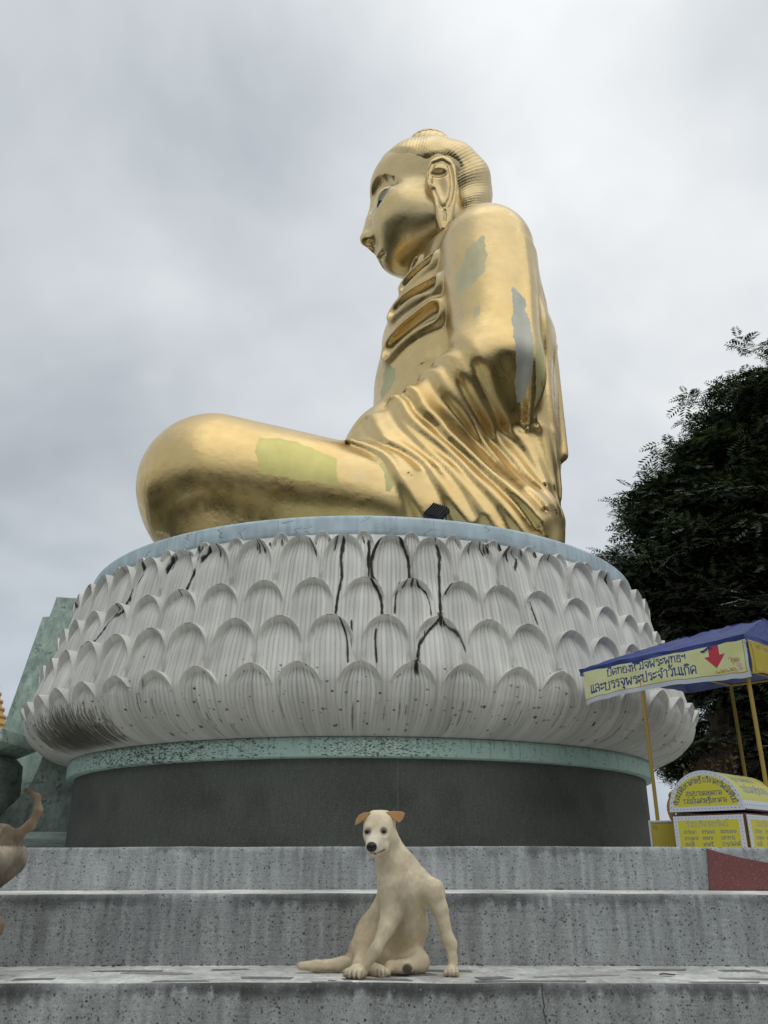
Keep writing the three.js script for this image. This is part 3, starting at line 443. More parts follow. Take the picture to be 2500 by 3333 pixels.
function statueHead(x, y, zz) {
  const z = Math.abs(zz); let d = headBase(x, y, zz);
  if (d > 0.5 || d < -0.6) return d;
  // the arched brow, the hollow beneath it, the heavy lid and the downcast eye
  let socket = 1e9; for (let i = 0; i + 1 < HOLLOW.length; i++) socket = Math.min(socket, dCap(x, y, z, HOLLOW[i], HOLLOW[i + 1], HOLLOW[i][3], HOLLOW[i + 1][3]));
  d = smax(d, -socket, 0.045);
  d = smin(d, dEll(x, y, z, [0.42, 7.93, 0.53], [0.275, 0.26, 0.275]), 0.03);
  d = smax(d, -dCap(x, y, z, [0.10, 7.66, 0.58], [0.42, 8.03, 0.85], 0.05, 0.035), 0.025);
  d = smin(d, dCap(x, y, z, [0.17, 7.60, 0.50], [0.30, 7.68, 0.68], 0.035, 0.04), 0.05); d = smin(d, dCap(x, y, z, [0.30, 7.68, 0.68], [0.48, 7.92, 0.80], 0.04, 0.02), 0.05);
  // nose
  let nose = dCap(x, y, z, [0.14, 8.35, 0], [-0.03, 7.47, 0], 0.095, 0.125);
  nose = smin(nose, dCap(x, y, z, [-0.03, 7.47, 0], [0.14, 7.42, 0.15], 0.11, 0.10), 0.08);
  nose = smin(nose, dCap(x, y, z, [0.12, 7.9, 0], [0.22, 7.44, 0.08], 0.12, 0.2), 0.12);
  nose = smax(nose, -dCap(x, y, z, [0.03, 7.30, 0.10], [0.15, 7.33, 0.13], 0.05, 0.05), 0.03);
  d = smin(d, nose, 0.07);
  // lips, philtrum and the dimple at the corner of the mouth
  let lip = Math.min(dCap(x, y, z, [0.20, 7.20, 0], [0.30, 7.20, 0.17], 0.06, 0.055), dCap(x, y, z, [0.30, 7.20, 0.17], [0.46, 7.24, 0.34], 0.055, 0.03));
  lip = smin(lip, Math.min(dCap(x, y, z, [0.23, 7.06, 0], [0.31, 7.08, 0.14], 0.075, 0.06), dCap(x, y, z, [0.31, 7.08, 0.14], [0.46, 7.20, 0.34], 0.06, 0.03)), 0.02);
  d = smin(d, lip, 0.06);
  d = smax(d, -dSphere(x, y, z, [0.44, 7.25, 0.44], 0.055), 0.05);
  d = smax(d, -dCap(x, y, z, [0.16, 6.96, 0], [0.32, 6.97, 0.2], 0.05, 0.04), 0.06);
  return d;
}
const polyDist = (poly) => (x, y) => { // signed distance to a polygon, negative inside
  let d = 1e9, s = 1; for (let i = 0, j = poly.length - 1; i < poly.length; j = i++) {
    const [ax, ay] = poly[i], [bx, by] = poly[j], ex = bx - ax, ey = by - ay, wx = x - ax, wy = y - ay, t = clamp((wx * ex + wy * ey) / (ex * ex + ey * ey), 0, 1); d = Math.min(d, (wx - ex * t) ** 2 + (wy - ey * t) ** 2);
    const c1 = y >= ay, c2 = y < by, c3 = ex * wy > ey * wx; if ((c1 && c2 && c3) || (!c1 && !c2 && !c3)) s = -s; } return s * Math.sqrt(d); };
const hairEdge = polyDist([[-0.8, 9.3], [0.10, 9.12], [0.35, 8.84], [0.55, 8.68], [0.72, 8.60], [0.83, 8.42], [1.16, 8.38], [1.5, 8.5], [1.66, 8.35], [1.66, 7.95], [1.70, 7.3], [1.8, 6.8], [3.5, 6.8], [3.5, 11], [-0.8, 11]]);
function statueHair(x, y, zz) {
  const z = Math.abs(zz);
  let d = dEll(x, y, z, [1.22, 8.71, 0], [1.23, 0.845, 1.11]); d = smin(d, dEll(x, y, z, [1.74, 8.0, 0], [0.62, 0.9, 0.74]), 0.35);
  if (d < 0.3 && d > -0.3) {
    const p = Math.max(0, 9.75 - y), az = Math.atan2(z, x - 1.22), a = az - 0.42 * p * p * sstep(0.7, 1.6, x);
    const s = Math.sin(a * 38 + 1.8 * perlin.noise(x * 2, y * 2, z * 2)), l = Math.sin(a * 9 + 1.3);
    d += 0.05 * sstep(-0.2, 0.02, hairEdge(x, y)) + 0.0065 * (1 - Math.sqrt(Math.abs(s))) * sstep(-0.01, -0.06, hairEdge(x, y)) - 0.013 * l;
  }
  return smax(smax(d, hairEdge(x, y) - 0.05, 0.03), -(d + 0.16), 0.03);
}
function statueTopknot(x, y, z) {
  const az = Math.atan2(z, x - 1.22), r = Math.hypot(z, x - 1.22);
  let d = dEll(x, y, z, [1.22, 9.58, 0], [0.52, 0.54, 0.52]);
  d += 0.016 * (1 - Math.sqrt(Math.abs(Math.sin(az * 11 + (y - 9.4) * 7)))) + 0.03 * Math.exp(-(((y - 9.80 - 0.03 * Math.sin(az)) / 0.025) ** 2)) + 0.03 * Math.exp(-(((y - 9.96 + 0.02 * Math.sin(az)) / 0.02) ** 2));
  const ring = Math.hypot(r - 0.57, y - 9.38) - 0.06 - 0.03 * Math.sqrt(Math.abs(Math.sin(az * 9)));
  return smin(d, ring, 0.03);
}
const earOutline = polyDist([[1.09, 8.10], [1.14, 8.24], [1.25, 8.33], [1.40, 8.35], [1.53, 8.27], [1.61, 8.08], [1.63, 7.7], [1.59, 7.3], [1.555, 7.12], [1.50, 6.88], [1.40, 6.70], [1.30, 6.72], [1.235, 6.98], [1.215, 7.35], [1.17, 7.58], [1.08, 7.74], [1.06, 7.9]]);
const earGroove = chain([[1.145, 7.74, 0], [1.14, 7.98, 0], [1.21, 8.15, 0], [1.37, 8.215, 0], [1.49, 8.11, 0], [1.535, 7.87, 0], [1.545, 7.63, 0], [1.50, 7.36, 0], [1.43, 7.21, 0], [1.335, 7.18, 0], [1.275, 7.28, 0], [1.26, 7.42, 0], [1.20, 7.58, 0]], 0);
function statueEar(x, y, z) {
  const zc = 1.05 + 0.05 * sstep(7.4, 8.2, y) - 0.06 * sstep(7.4, 6.6, y) + 0.05 * (x - 1.3);
  const e = earOutline(x, y), q0 = e + 0.05, q1 = Math.abs(z - zc) - 0.09;
  let d = Math.hypot(Math.max(q0, 0), Math.max(q1, 0)) + Math.min(0, Math.max(q0, q1)) - 0.05;
  const g = earGroove(x, y, 0), top = z - zc;
  if (top > -0.1) {
    d = smax(d, -(Math.hypot(g, top - 0.145) - 0.045), 0.02);
    d = smax(d, -dEll(x, y, z, [1.29, 7.93, zc + 0.15], [0.16, 0.09, 0.10]), 0.04);
    d = smax(d, -dEll(x, y, z, [1.33, 7.60, zc + 0.24], [0.12, 0.30, 0.14]), 0.05);
    d = smax(d, -(Math.hypot(Math.max(0, Math.abs(y - 7.0) - 0.11), x - 1.395, top - 0.14) - 0.022), 0.01);
  }
  return d;
}
const goldRough = pixels(512, 512, (() => { const a = tileNoise(8, 101), b = tileNoise(32, 102), c = tileNoise(128, 103); return (x, y) => { const k = 87 + 18 * a(x / 64, y / 64) + 14 * b(x / 16, y / 16) + 8 * c(x / 4, y / 4); return [k, k, k]; }; })(), { srgb: false });
const goldBump = pixels(512, 512, (() => { const a = tileNoise(16, 105), b = tileNoise(64, 106), c = tileNoise(256, 107); return (x, y) => { const k = 128 + 50 * a(x / 32, y / 32) + 36 * b(x / 8, y / 8) + 18 * c(x / 2, y / 2); return [k, k, k]; }; })(), { srgb: false });
M.gold = std({ vertexColors: true, metalness: 0.93, roughness: 1, roughnessMap: goldRough, bumpMap: goldBump, bumpScale: 0.0035 });
M.oldPaint = std({ vertexColors: true, metalness: 0.45, roughness: 0.5, bumpMap: goldBump, bumpScale: 0.003 });
{
  const statue = thing('golden_buddha_statue', 'huge golden seated Buddha statue with patched paint, on the lotus pedestal', 'statue', [-0.30, 3.56, -12.8]);
  const N3 = (x, y, z, f) => perlin.noise(x * f + 3.1, y * f + 8.2, z * f + 1.7);
  const planar = (g) => { const P = g.attributes.position, N = g.attributes.normal, U = new Float32Array(P.count * 2); for (let i = 0; i < P.count; i++) { const up = Math.abs(N.getY(i)) > 0.85; U[2 * i] = (P.getX(i) * 0.8 + P.getZ(i) * (Math.abs(N.getX(i)) > 0.7 || up ? 0.6 : 0.25)) / 2.4; U[2 * i + 1] = (P.getY(i) + (up ? P.getZ(i) * 0.6 : 0)) / 2.4; } g.setAttribute('uv', new THREE.BufferAttribute(U, 2)); return g; };
  const gold = (g) => planar(paint(g, (x, y, z, nx, ny) => { // old gold: paler and dustier where rain and sun reach, richer low down
    const dust = clamp(0.30 + 0.5 * sstep(1.5, 7.5, y) + 0.25 * ny + 0.5 * fbm(x * 1.3, y * 1.3, z * 1.3, 4), 0, 1), worn = sstep(0.20, 0.5, fbm(x * 2.2 + 9, y * 2.2, z * 2.2, 4)) * 0.5 * sstep(0.0, 0.5, dust);
    let c = [lerp(0.73, 0.65, dust), lerp(0.515, 0.52, dust), lerp(0.205, 0.29, dust)]; const k = 1 + 0.07 * N3(x, y, z, 2.6) + 0.05 * N3(x, y, z, 9);
    c = [lerp(c[0], 0.62, worn), lerp(c[1], 0.52, worn), lerp(c[2], 0.35, worn)]; return c.map((q) => q * k);
  }));
  const old = (base) => (g) => planar(paint(g, (x, y, z) => { const k = 1 + 0.12 * N3(x, y, z, 1.6) + 0.10 * N3(x, y, z, 6) + 0.06 * N3(x * 4, y * 0.6, z * 4, 6); return base.map((c) => c * k); }));
  const rough = (x, y, z) => 0.045 * N3(x, y, z, 2.6) + 0.025 * N3(x, y, z, 7) + 0.02 * N3(x, y * 1.6, z, 15);
  const cutOut = (geo, polys, test) => { // the repainted or bare patches on one side of the figure
    const D = polys.map((p) => polyDist(p)); return splitGeo(geo, (x, y, z) => test(x, y, z) ? -Math.min(...D.map((d) => d(x, y))) + rough(x, y, z) : -1); };
  let body = meshField(statueBody, [-3.5, -0.1, -3.7], [3.6, 7.4, 3.7], 0.036);
  // bare legs and robe part along the hem over the thigh
  const legArea = polyDist([[-6, -1], [-6, 3], [-0.6, 2.1], [-0.02, 1.62], [0.20, 1.47], [0.34, 1.27], [0.45, 1.02], [0.57, 0.78], [0.7, 0.5], [0.9, 0.05], [1, -1]]);
  let [robe, legs] = splitGeo(body, (x, y, z) => -legArea(x, y));
  let olive, grey, blue, dull;
  [legs, olive] = cutOut(legs, [[[-1.36, 1.50], [-1.05, 1.49], [-0.86, 1.46], [-0.32, 1.24], [-0.30, 0.84], [-0.82, 0.86], [-1.32, 0.91]]], (x, y, z) => z > 2);
  [legs, dull] = cutOut(legs, [[[0.2, 1.42], [0.32, 1.24], [0.40, 0.9], [0.37, 0.80], [0.33, 0.80], [0.30, 1.1], [0.14, 1.38]]], (x, y, z) => z > 2);
  [robe, grey] = cutOut(robe, [[[1.58, 5.17], [1.85, 5.38], [1.90, 5.17], [1.89, 4.94], [1.80, 4.61], [1.6, 4.4], [1.47, 4.34], [1.41, 4.32], [1.40, 4.68], [1.5, 4.87]], [[1.62, 3.9], [1.72, 3.95], [1.70, 3.75], [1.62, 3.7]]], (x, y, z) => z > 2);
  [robe, blue] = cutOut(robe, [[[2.24, 4.3], [2.40, 4.1], [2.46, 3.5], [2.42, 2.7], [2.34, 2.5], [2.22, 2.5], [2.20, 2.9], [2.16, 3.6]]], (x, y, z) => z > 1.6);
  let belly, strip;
  [robe, belly] = cutOut(robe, [[[0.27, 3.95], [0.35, 4.05], [0.49, 3.8], [0.46, 3.6], [0.39, 3.5], [0.25, 3.40]]], (x, y, z) => z > 0.2 && x < 0.8);
  [robe, strip] = cutOut(robe, [[[2.50, 3.3], [2.62, 3.3], [2.60, 2.7], [2.52, 2.5], [2.48, 2.8]]], (x, y, z) => z > 0.8);
  const [far, near] = splitGeo(legs, (x, y, z) => z);
  const robeMesh = part('robe', gold(robe), M.gold, statue), leg = part('leg', gold(near), M.gold, statue); part('leg', gold(far), M.gold, statue);
  part('paint_patch', old([0.74, 0.66, 0.24])(olive), M.oldPaint, leg, { label: 'square olive paint patch on the thigh' }); part('paint_patch', old([0.64, 0.58, 0.25])(dull), M.oldPaint, leg);
  part('paint_patch', old([0.62, 0.57, 0.34])(grey), M.oldPaint, robeMesh, { label: 'ragged grey-green paint patch on the upper arm' }); part('paint_patch', old([0.52, 0.52, 0.44])(blue), M.oldPaint, robeMesh); part('paint_patch', old([0.55, 0.52, 0.28])(belly), M.oldPaint, robeMesh); part('paint_patch', old([0.62, 0.56, 0.26])(strip), M.oldPaint, robeMesh);
  // head: the eye is painted, so the lens between the lids is cut out of the same surface
  let head = meshField(statueHead, [-0.4, 6.4, -1.3], [2.6, 10.1, 1.3], 0.028), eye, pupil;
  const lens = (x, y, zz) => { const z = Math.abs(zz), a = [0.16, 7.66, 0.53], b = [0.47, 8.06, 0.82], u = [b[0] - a[0], b[1] - a[1], b[2] - a[2]], l2 = u[0] ** 2 + u[1] ** 2 + u[2] ** 2, t = ((x - a[0]) * u[0] + (y - a[1]) * u[1] + (z - a[2]) * u[2]) / l2; if (t < 0 || t > 1) return -1; const d = Math.hypot(x - a[0] - u[0] * t, y - a[1] - u[1] * t, z - a[2] - u[2] * t); return d > 0.3 ? -1 : 0.082 * Math.pow(Math.sin(Math.PI * t), 0.8) * (1.25 - 0.5 * t) - d; };
  [head, eye] = splitGeo(head, lens); [eye, pupil] = splitGeo(eye, (x, y, z) => 0.075 - Math.hypot(x - 0.225, y - 7.76, Math.abs(z) - 0.62));
  const headMesh = part('head', gold(head), M.gold, statue);
  const whiteOf = std({ color: rgb(0.58, 0.60, 0.62), roughness: 0.3 }), blackOf = std({ color: rgb(0.012, 0.012, 0.014), roughness: 0.25 }), sideOf = (g) => splitGeo(g, (x, y, z) => z), whites = sideOf(eye), blacks = sideOf(pupil);
  whites.forEach((w, i) => part('pupil', blacks[i], blackOf, part('eye', w, whiteOf, headMesh)));
  const ear = part('ear', gold(meshField(statueEar, [0.95, 6.2, 0.75], [1.75, 8.45, 1.35], 0.02)), M.gold, headMesh), ear2 = ear.clone(); ear2.scale.z = -1; headMesh.add(ear2);
  part('hair', gold(meshField(statueHair, [-0.2, 6.9, -1.3], [2.6, 10.0, 1.3], 0.021)), M.gold, headMesh); part('topknot', gold(meshField(statueTopknot, [0.5, 9.2, -0.75], [1.95, 10.4, 0.75], 0.02)), M.gold, headMesh);
}

// ------------------------------------------------------------------ lettering: Thai letters as pen strokes (hundredths of the letter height; O is a small loop)
const THAI = {
  'บ': [76, 'O14 88 9 M14 80 L14 0 L62 0 L62 100'], 'ป': [76, 'O14 88 9 M14 80 L14 0 L62 0 L62 134'], 'พ': [86, 'O12 88 9 M12 80 L22 0 L42 60 L62 0 L72 100'], 'ร': [60, 'M10 90 Q30 104 50 92 M12 70 Q34 84 50 60 L50 18 O42 10 9'],
  'ะ': [54, 'O16 78 9 M26 78 Q40 80 46 96 O16 28 9 M26 28 Q40 30 46 46'], 'แ': [60, 'O17 10 9 M10 12 L10 100 O45 10 9 M38 12 L38 100'], 'เ': [32, 'O17 10 9 M10 12 L10 100'], 'ล': [72, 'O16 12 9 M8 14 Q2 56 30 54 Q46 54 58 36 M58 0 L58 66 Q52 100 30 98 Q16 98 8 82'],
  'จ': [68, 'M8 80 Q30 114 54 86 Q66 56 54 12 L44 0 L36 40 O27 46 9'], 'ุ': [0, 'O-26 -24 7 M-18 -22 L-18 -48'], 'ำ': [58, 'O-12 122 9 M10 84 Q30 114 46 82 L46 0'], 'า': [58, 'M10 84 Q30 114 46 82 L46 0'], 'ว': [64, 'M10 84 Q34 114 52 80 L52 18 O44 10 9'],
  'ั': [0, 'O-42 122 7 M-36 118 Q-16 116 -6 142'], 'น': [82, 'O12 88 9 M16 80 L16 2 Q36 20 60 14 M64 100 L64 18 O68 9 8'], 'ก': [72, 'M14 0 L14 64 L7 74 Q32 118 58 78 L58 0'], 'ิ': [0, 'M-58 114 Q-34 148 -8 114 L-58 114'], 'ี': [0, 'M-58 114 Q-34 148 -8 114 L-58 114 M-9 114 L-9 144'],
  'ด': [74, 'O33 42 9 M27 35 L18 0 Q-4 50 14 84 Q42 114 60 80 L60 0'], 'ต': [74, 'O33 42 9 M27 35 L18 0 Q-4 50 14 88 L36 84 Q50 110 60 78 L60 0'], 'ท': [74, 'O12 88 9 M16 80 L16 0 M16 54 Q46 114 60 80 L60 0'], 'อ': [72, 'O18 62 9 M10 60 L10 0 L58 0 L58 74 Q42 112 8 84'], 'ง': [54, 'O36 86 9 M44 82 L36 0 L8 40'],
  'ห': [78, 'O12 88 9 M16 80 L16 0 M16 34 Q48 60 54 74 O58 88 9 M48 58 Q62 44 62 0'], 'ใ': [40, 'O20 10 9 M26 12 L26 96 Q30 138 10 134 O14 124 7'], 'ธ': [70, 'M8 90 Q40 104 58 92 M56 76 Q18 88 14 60 L14 0 L56 0 L56 46 Q30 66 14 46'], 'ฯ': [58, 'O14 78 9 M24 74 Q44 72 46 102 L46 40'],
  'ส': [76, 'O16 12 9 M8 14 Q2 56 30 54 Q46 54 58 36 M58 0 L58 66 Q52 100 30 98 Q16 98 8 82 M52 86 L68 110'], 'ม': [78, 'O12 88 9 M16 80 L16 16 O13 9 8 M20 8 Q40 16 60 8 M62 100 L62 0'], 'ศ': [74, 'O34 44 9 M28 36 L14 0 Q-2 60 16 88 Q44 112 58 78 L58 0 M54 92 L70 112'], 'ค': [74, 'O34 44 9 M28 36 L14 0 Q-2 60 16 88 Q44 112 58 78 L58 0'],
  'ษ': [80, 'O14 88 9 M14 80 L14 0 L60 0 L60 100 O42 48 8 M50 50 L74 58'], 'ฐ': [70, 'M10 90 Q40 104 56 92 M54 76 Q16 88 14 62 Q54 64 52 36 O42 30 9 M8 -12 Q30 -44 56 -12 L56 8'], 'ย': [76, 'O12 88 9 M18 82 Q24 60 14 46 Q4 16 14 0 L60 0 L60 100'], 'ข': [74, 'O14 84 9 M20 76 L30 58 L22 0 L58 0 L58 100'], 'ช': [76, 'O14 84 9 M20 76 L30 58 L22 0 L58 0 L58 92 L70 108'],
  '์': [0, 'O-30 122 8 M-24 128 Q-16 150 -4 146'], '่': [0, 'M-12 122 L-12 148'], '้': [0, 'O-26 126 6 M-20 122 Q-8 122 -4 150'], '็': [0, 'O-30 124 7 M-38 130 Q-20 156 -4 132'], ' ': [36, ''], '-': [40, 'M6 46 L34 46'],
};
const thaiWidth = (text, s) => [...text].reduce((w, c) => w + THAI[c][0] * s / 100, 0);
function thai(g, text, x, y, s, weight, { along } = {}) { // writes text with its baseline at x, y and letters s high; along(w) -> [x, y, turn] bends the line
  g.lineWidth = weight; g.lineCap = 'round'; g.lineJoin = 'round'; let w = 0;
  for (const ch of text) {
    const [adv, path] = THAI[ch]; g.save(); if (along) { const [px, py, a] = along(w + adv * s / 200); g.translate(px, py); g.rotate(a); g.translate(-adv * s / 200, 0); } else g.translate(x + w, y);
    const k = s / 100; g.beginPath();
    for (const [, c, rest] of path.matchAll(/([MLQO])([^MLQO]*)/g)) { const n = rest.trim().split(/[ ,]+/).map(Number); if (c === 'M') g.moveTo(n[0] * k, -n[1] * k); else if (c === 'L') g.lineTo(n[0] * k, -n[1] * k); else if (c === 'Q') g.quadraticCurveTo(n[0] * k, -n[1] * k, n[2] * k, -n[3] * k); else { g.moveTo((n[0] + n[2]) * k, -n[1] * k); g.arc(n[0] * k, -n[1] * k, n[2] * k, 0, 7); } }
    g.stroke(); g.restore(); w += adv * k;
  }
}

// ------------------------------------------------------------------ trees
function leafSpray(seed, n, spread, size) { // a feathery spray of small leaves round a twig
  const R = rng(seed), P = [], N = [], I = [];
  for (let i = 0; i < n; i++) {
    const a = R() * 6.283, e = Math.acos(2 * R() - 1), r = spread * Math.cbrt(R()), c = V(r * Math.sin(e) * Math.cos(a), r * Math.cos(e) * 0.55, r * Math.sin(e) * Math.sin(a));
    const d = V(R() - 0.5, (R() - 0.5) * 0.7, R() - 0.5).normalize(), n2 = V(R() - 0.5, R() * 0.9 + 0.1, R() - 0.5).normalize(), s = d.clone().cross(n2).normalize(), L = size * (0.7 + 0.7 * R()), W = L * 0.30, up = s.clone().cross(d), o = P.length / 3;
    for (const [u, v] of [[-0.5, 0], [0, 0.5], [0.5, 0], [0, -0.5]]) { const p = c.clone().addScaledVector(d, u * L).addScaledVector(s, v * W * 2); P.push(p.x, p.y, p.z); N.push(up.x, up.y, up.z); }
    I.push(o, o + 1, o + 2, o, o + 2, o + 3);
  }
  const g = new THREE.BufferGeometry(); g.setAttribute('position', new THREE.Float32BufferAttribute(P, 3)); g.setAttribute('normal', new THREE.Float32BufferAttribute(N, 3)); g.setIndex(I); return g;
}
function frondSpray(seed, fronds, leaflets, length) { // several feathered fronds spreading from a twig, nearly level
  const R = rng(seed), P = [], N = [], I = [];
  for (let f = 0; f < fronds; f++) {
    const a = R() * 6.283, rise = (R() - 0.55) * 0.6, L = length * (0.6 + 0.6 * R()), o = V((R() - 0.5) * length * 0.7, (R() - 0.5) * length * 0.4, (R() - 0.5) * length * 0.7), d = V(Math.cos(a), rise, Math.sin(a)).normalize(), s = V(-Math.sin(a), (R() - 0.5) * 0.5, Math.cos(a)).normalize(), up = s.clone().cross(d);
    for (let i = 0; i < leaflets; i++) for (const side of [-1, 1]) {
      const t = (i + 0.5) / leaflets, p = o.clone().addScaledVector(d, t * L).addScaledVector(up, -0.12 * t * t * L), l = L * 0.30 * Math.sin(Math.PI * (0.15 + 0.75 * t)) * (0.8 + 0.4 * R()), tip = p.clone().addScaledVector(s, side * l).addScaledVector(d, l * 0.5).addScaledVector(up, (R() - 0.6) * l * 0.4), w = d.clone().multiplyScalar(l * 0.2), mid = p.clone().lerp(tip, 0.5), k = P.length / 3;
      for (const q of [p, mid.clone().add(w), tip, mid.clone().sub(w)]) { P.push(q.x, q.y, q.z); N.push(up.x, up.y, up.z); } I.push(k, k + 1, k + 2, k, k + 2, k + 3);
    }
  }
  const g = new THREE.BufferGeometry(); g.setAttribute('position', new THREE.Float32BufferAttribute(P, 3)); g.setAttribute('normal', new THREE.Float32BufferAttribute(N, 3)); g.setIndex(I); return g;
}
const leafMat = std({ color: 0xffffff, roughness: 0.75, side: THREE.DoubleSide });
const leafMat2 = new THREE.MeshPhysicalMaterial({ color: 0xffffff, roughness: 0.8, transmission: 0.4, thickness: 0, side: THREE.DoubleSide });
function foliage(name, parent, geo, spots, tone, scale, seed, extra, mtl = leafMat) { // spots: list of [x, y, z]
  const R = rng(seed), m = shade(new THREE.InstancedMesh(geo, mtl, spots.length)), q = new THREE.Quaternion(), mat = new THREE.Matrix4(), col = new THREE.Color();
  spots.forEach(([x, y, z, k = 1], i) => { q.setFromEuler(new THREE.Euler((R() - 0.5) * 0.8, R() * 6.28, (R() - 0.5) * 0.8)); const s = scale * (0.7 + 0.6 * R()); mat.compose(V(x, y, z), q, V(s, s, s)); m.setMatrixAt(i, mat); const t = (0.7 + 0.6 * R()) * k; col.setRGB(tone[0] * t * (0.85 + 0.3 * R()), tone[1] * t, tone[2] * t * (0.8 + 0.4 * R())); m.setColorAt(i, col); });
  m.name = name; m.userData.kind = 'stuff'; if (extra) Object.assign(m.userData, extra); parent.add(m); return m;
}
{ // the spreading dark tree
  const tree = thing('rain_tree', 'big dark spreading tree with a shaggy trunk behind the blue canopy', 'tree', [10.9, -1.5, -22]);
  const R = rng(303), lobes = [ // in metres from the trunk's foot
    [1.2, 13.2, 1.5, 2.6], [-1.6, 11.3, 0.8, 2.0], [0.4, 10.6, 1.8, 2.7], [-3.0, 10.2, 1.2, 1.25], [-3.9, 9.75, 1.4, 0.72], [-1.9, 8.6, 1.0, 2.3], [-3.6, 7.6, 0.6, 1.5], [-4.7, 7.35, 0.4, 0.95], [-2.4, 6.6, 0.8, 2.0], [0.2, 7.4, 2.0, 2.9],
    [-1.4, 5.4, 1.4, 1.9], [2.4, 9.2, 2.4, 3.2], [2.6, 5.6, 2.2, 2.6], [4.2, 12.6, 0, 3.2], [6.4, 10.2, 0, 3.4], [6.6, 6.8, 0.6, 2.8], [1.0, 5.0, -1.8, 2.2], [2.5, 10.0, -4, 3.4], [-1.0, 9.0, -3, 2.8], [5.0, 8.0, -4, 3.2], [0.6, 4.2, 0.6, 1.6], [-0.9, 4.0, 1.6, 1.4], [-1.9, 4.6, -1.6, 1.5], [3.2, 3.9, 1.8, 1.6]];
  const limbs = [], spots = [], knot = V(0.2, 4.2, 0);
  for (const [x, y, z, r] of lobes) {
    const tip = V(x, y, z), mid = knot.clone().lerp(tip, 0.5).add(V(0, -0.5, 0)), c = new THREE.QuadraticBezierCurve3(knot, mid, tip), pts = c.getPoints(5);
    for (let i = 0; i < 5; i++) limbs.push(bar(pts[i], pts[i + 1], 0.26 * (1 - i / 6.5), 7, 0.26 * (1 - (i + 1) / 6.5)));
    for (let b = 0; b < 9; b++) { const a = R() * 6.28, e = (R() - 0.35) * 2, t = tip.clone().add(V(Math.cos(a) * r * 0.85, e * r * 0.35, Math.sin(a) * r * 0.85)), from = c.getPoint(0.6 + 0.35 * R()); limbs.push(bar(from, t, 0.05, 5, 0.015)); }
    const tiers = 3 + Math.round(r * 1.5); // leaves gather in flat, slightly domed tiers with air between them
    for (let q = 0; q < tiers; q++) {
      const ty = lerp(-0.75, 0.85, (q + 0.5 * R()) / tiers), tr = r * Math.sqrt(Math.max(0.15, 1 - ty * ty)) * (0.75 + 0.5 * R()), ox = (R() - 0.5) * r * 0.5, oz = (R() - 0.5) * r * 0.5, tx = (R() - 0.5) * 0.5, n = Math.round(46 * tr * tr);
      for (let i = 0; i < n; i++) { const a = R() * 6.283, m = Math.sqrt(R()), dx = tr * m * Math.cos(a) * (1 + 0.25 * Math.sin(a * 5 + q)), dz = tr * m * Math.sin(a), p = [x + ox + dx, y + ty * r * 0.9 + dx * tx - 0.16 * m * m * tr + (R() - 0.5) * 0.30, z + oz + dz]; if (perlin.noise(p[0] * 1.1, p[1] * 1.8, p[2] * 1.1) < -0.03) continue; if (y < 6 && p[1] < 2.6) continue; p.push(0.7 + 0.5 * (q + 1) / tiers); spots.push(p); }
    }
  }
  part('limb', merge(limbs), std({ color: rgb(0.045, 0.038, 0.03), roughness: 0.95 }), tree, { kind: 'stuff' });
  foliage('crown', tree, frondSpray(7, 11, 7, 0.46), spots, [0.085, 0.125, 0.045], 1, 304, null, leafMat2);
  const barkN = tileNoise(64, 311), trunk = gridGeo(64, 48, (u, v) => { const a = u * 2 * Math.PI, y = v * 5.2, r = 1.2 - 0.4 * sstep(0, 1, v) + 0.5 * Math.pow(1 - v, 5) + 0.10 * Math.sin(a * 5 + y) + 0.10 * barkN(u * 64, y * 6) + 0.05 * barkN(u * 128, y * 14); return [r * Math.cos(a) - 3.3 * (1 - 0.6 * v), y, r * Math.sin(a)]; }, (u, v) => [u * 3, v * 2.6]);
  part('trunk', trunk, std({ color: rgb(0.075, 0.058, 0.04), roughness: 0.95 }), tree);
  const shag = []; for (let i = 0; i < 2600; i++) { const a = R() * 6.28, y = 0.1 + 4.6 * R() * R() + 0.4 * R(), r = 1.27 - 0.35 * y / 5 + 0.45 * Math.pow(Math.max(0, 1 - y / 5.2), 5) + 0.12 * R(); shag.push([r * Math.cos(a) - 3.3 * (1 - 0.115 * y), y, r * Math.sin(a), R() < 0.3 ? 2.6 : 0.8]); }
  foliage('dry_leaves', tree, leafSpray(8, 9, 0.16, 0.09), shag, [0.14, 0.105, 0.05], 1, 306);
}
{ // the wood that stands round the foot of the steps, behind the photographer and to both sides
  const R = rng(404), g = new THREE.Group(), spots = [];
  for (let i = 0; i < 9000; i++) {
    const az = (-118 + 236 * R()) * RAD, deep = R() ** 1.5, r = 19 + 62 * deep, x = Math.sin(az) * r, z = Math.cos(az) * r + 1, top = 7.0 + 2.5 * perlin.noise(x * 0.16, 3.3, z * 0.16) + 4 * deep;
    spots.push([x, -1.5 + top * Math.pow(R(), 0.8) + 0.2, z, 0.8 + 0.4 * R()]);
  }
  const m = foliage('wood', scene, leafSpray(9, 34, 1.5, 0.8), spots, [0.028, 0.045, 0.018], 1, 405); m.userData.kind = 'stuff'; m.userData.label = 'dense green wood round the foot of the steps'; m.userData.category = 'wood';
}

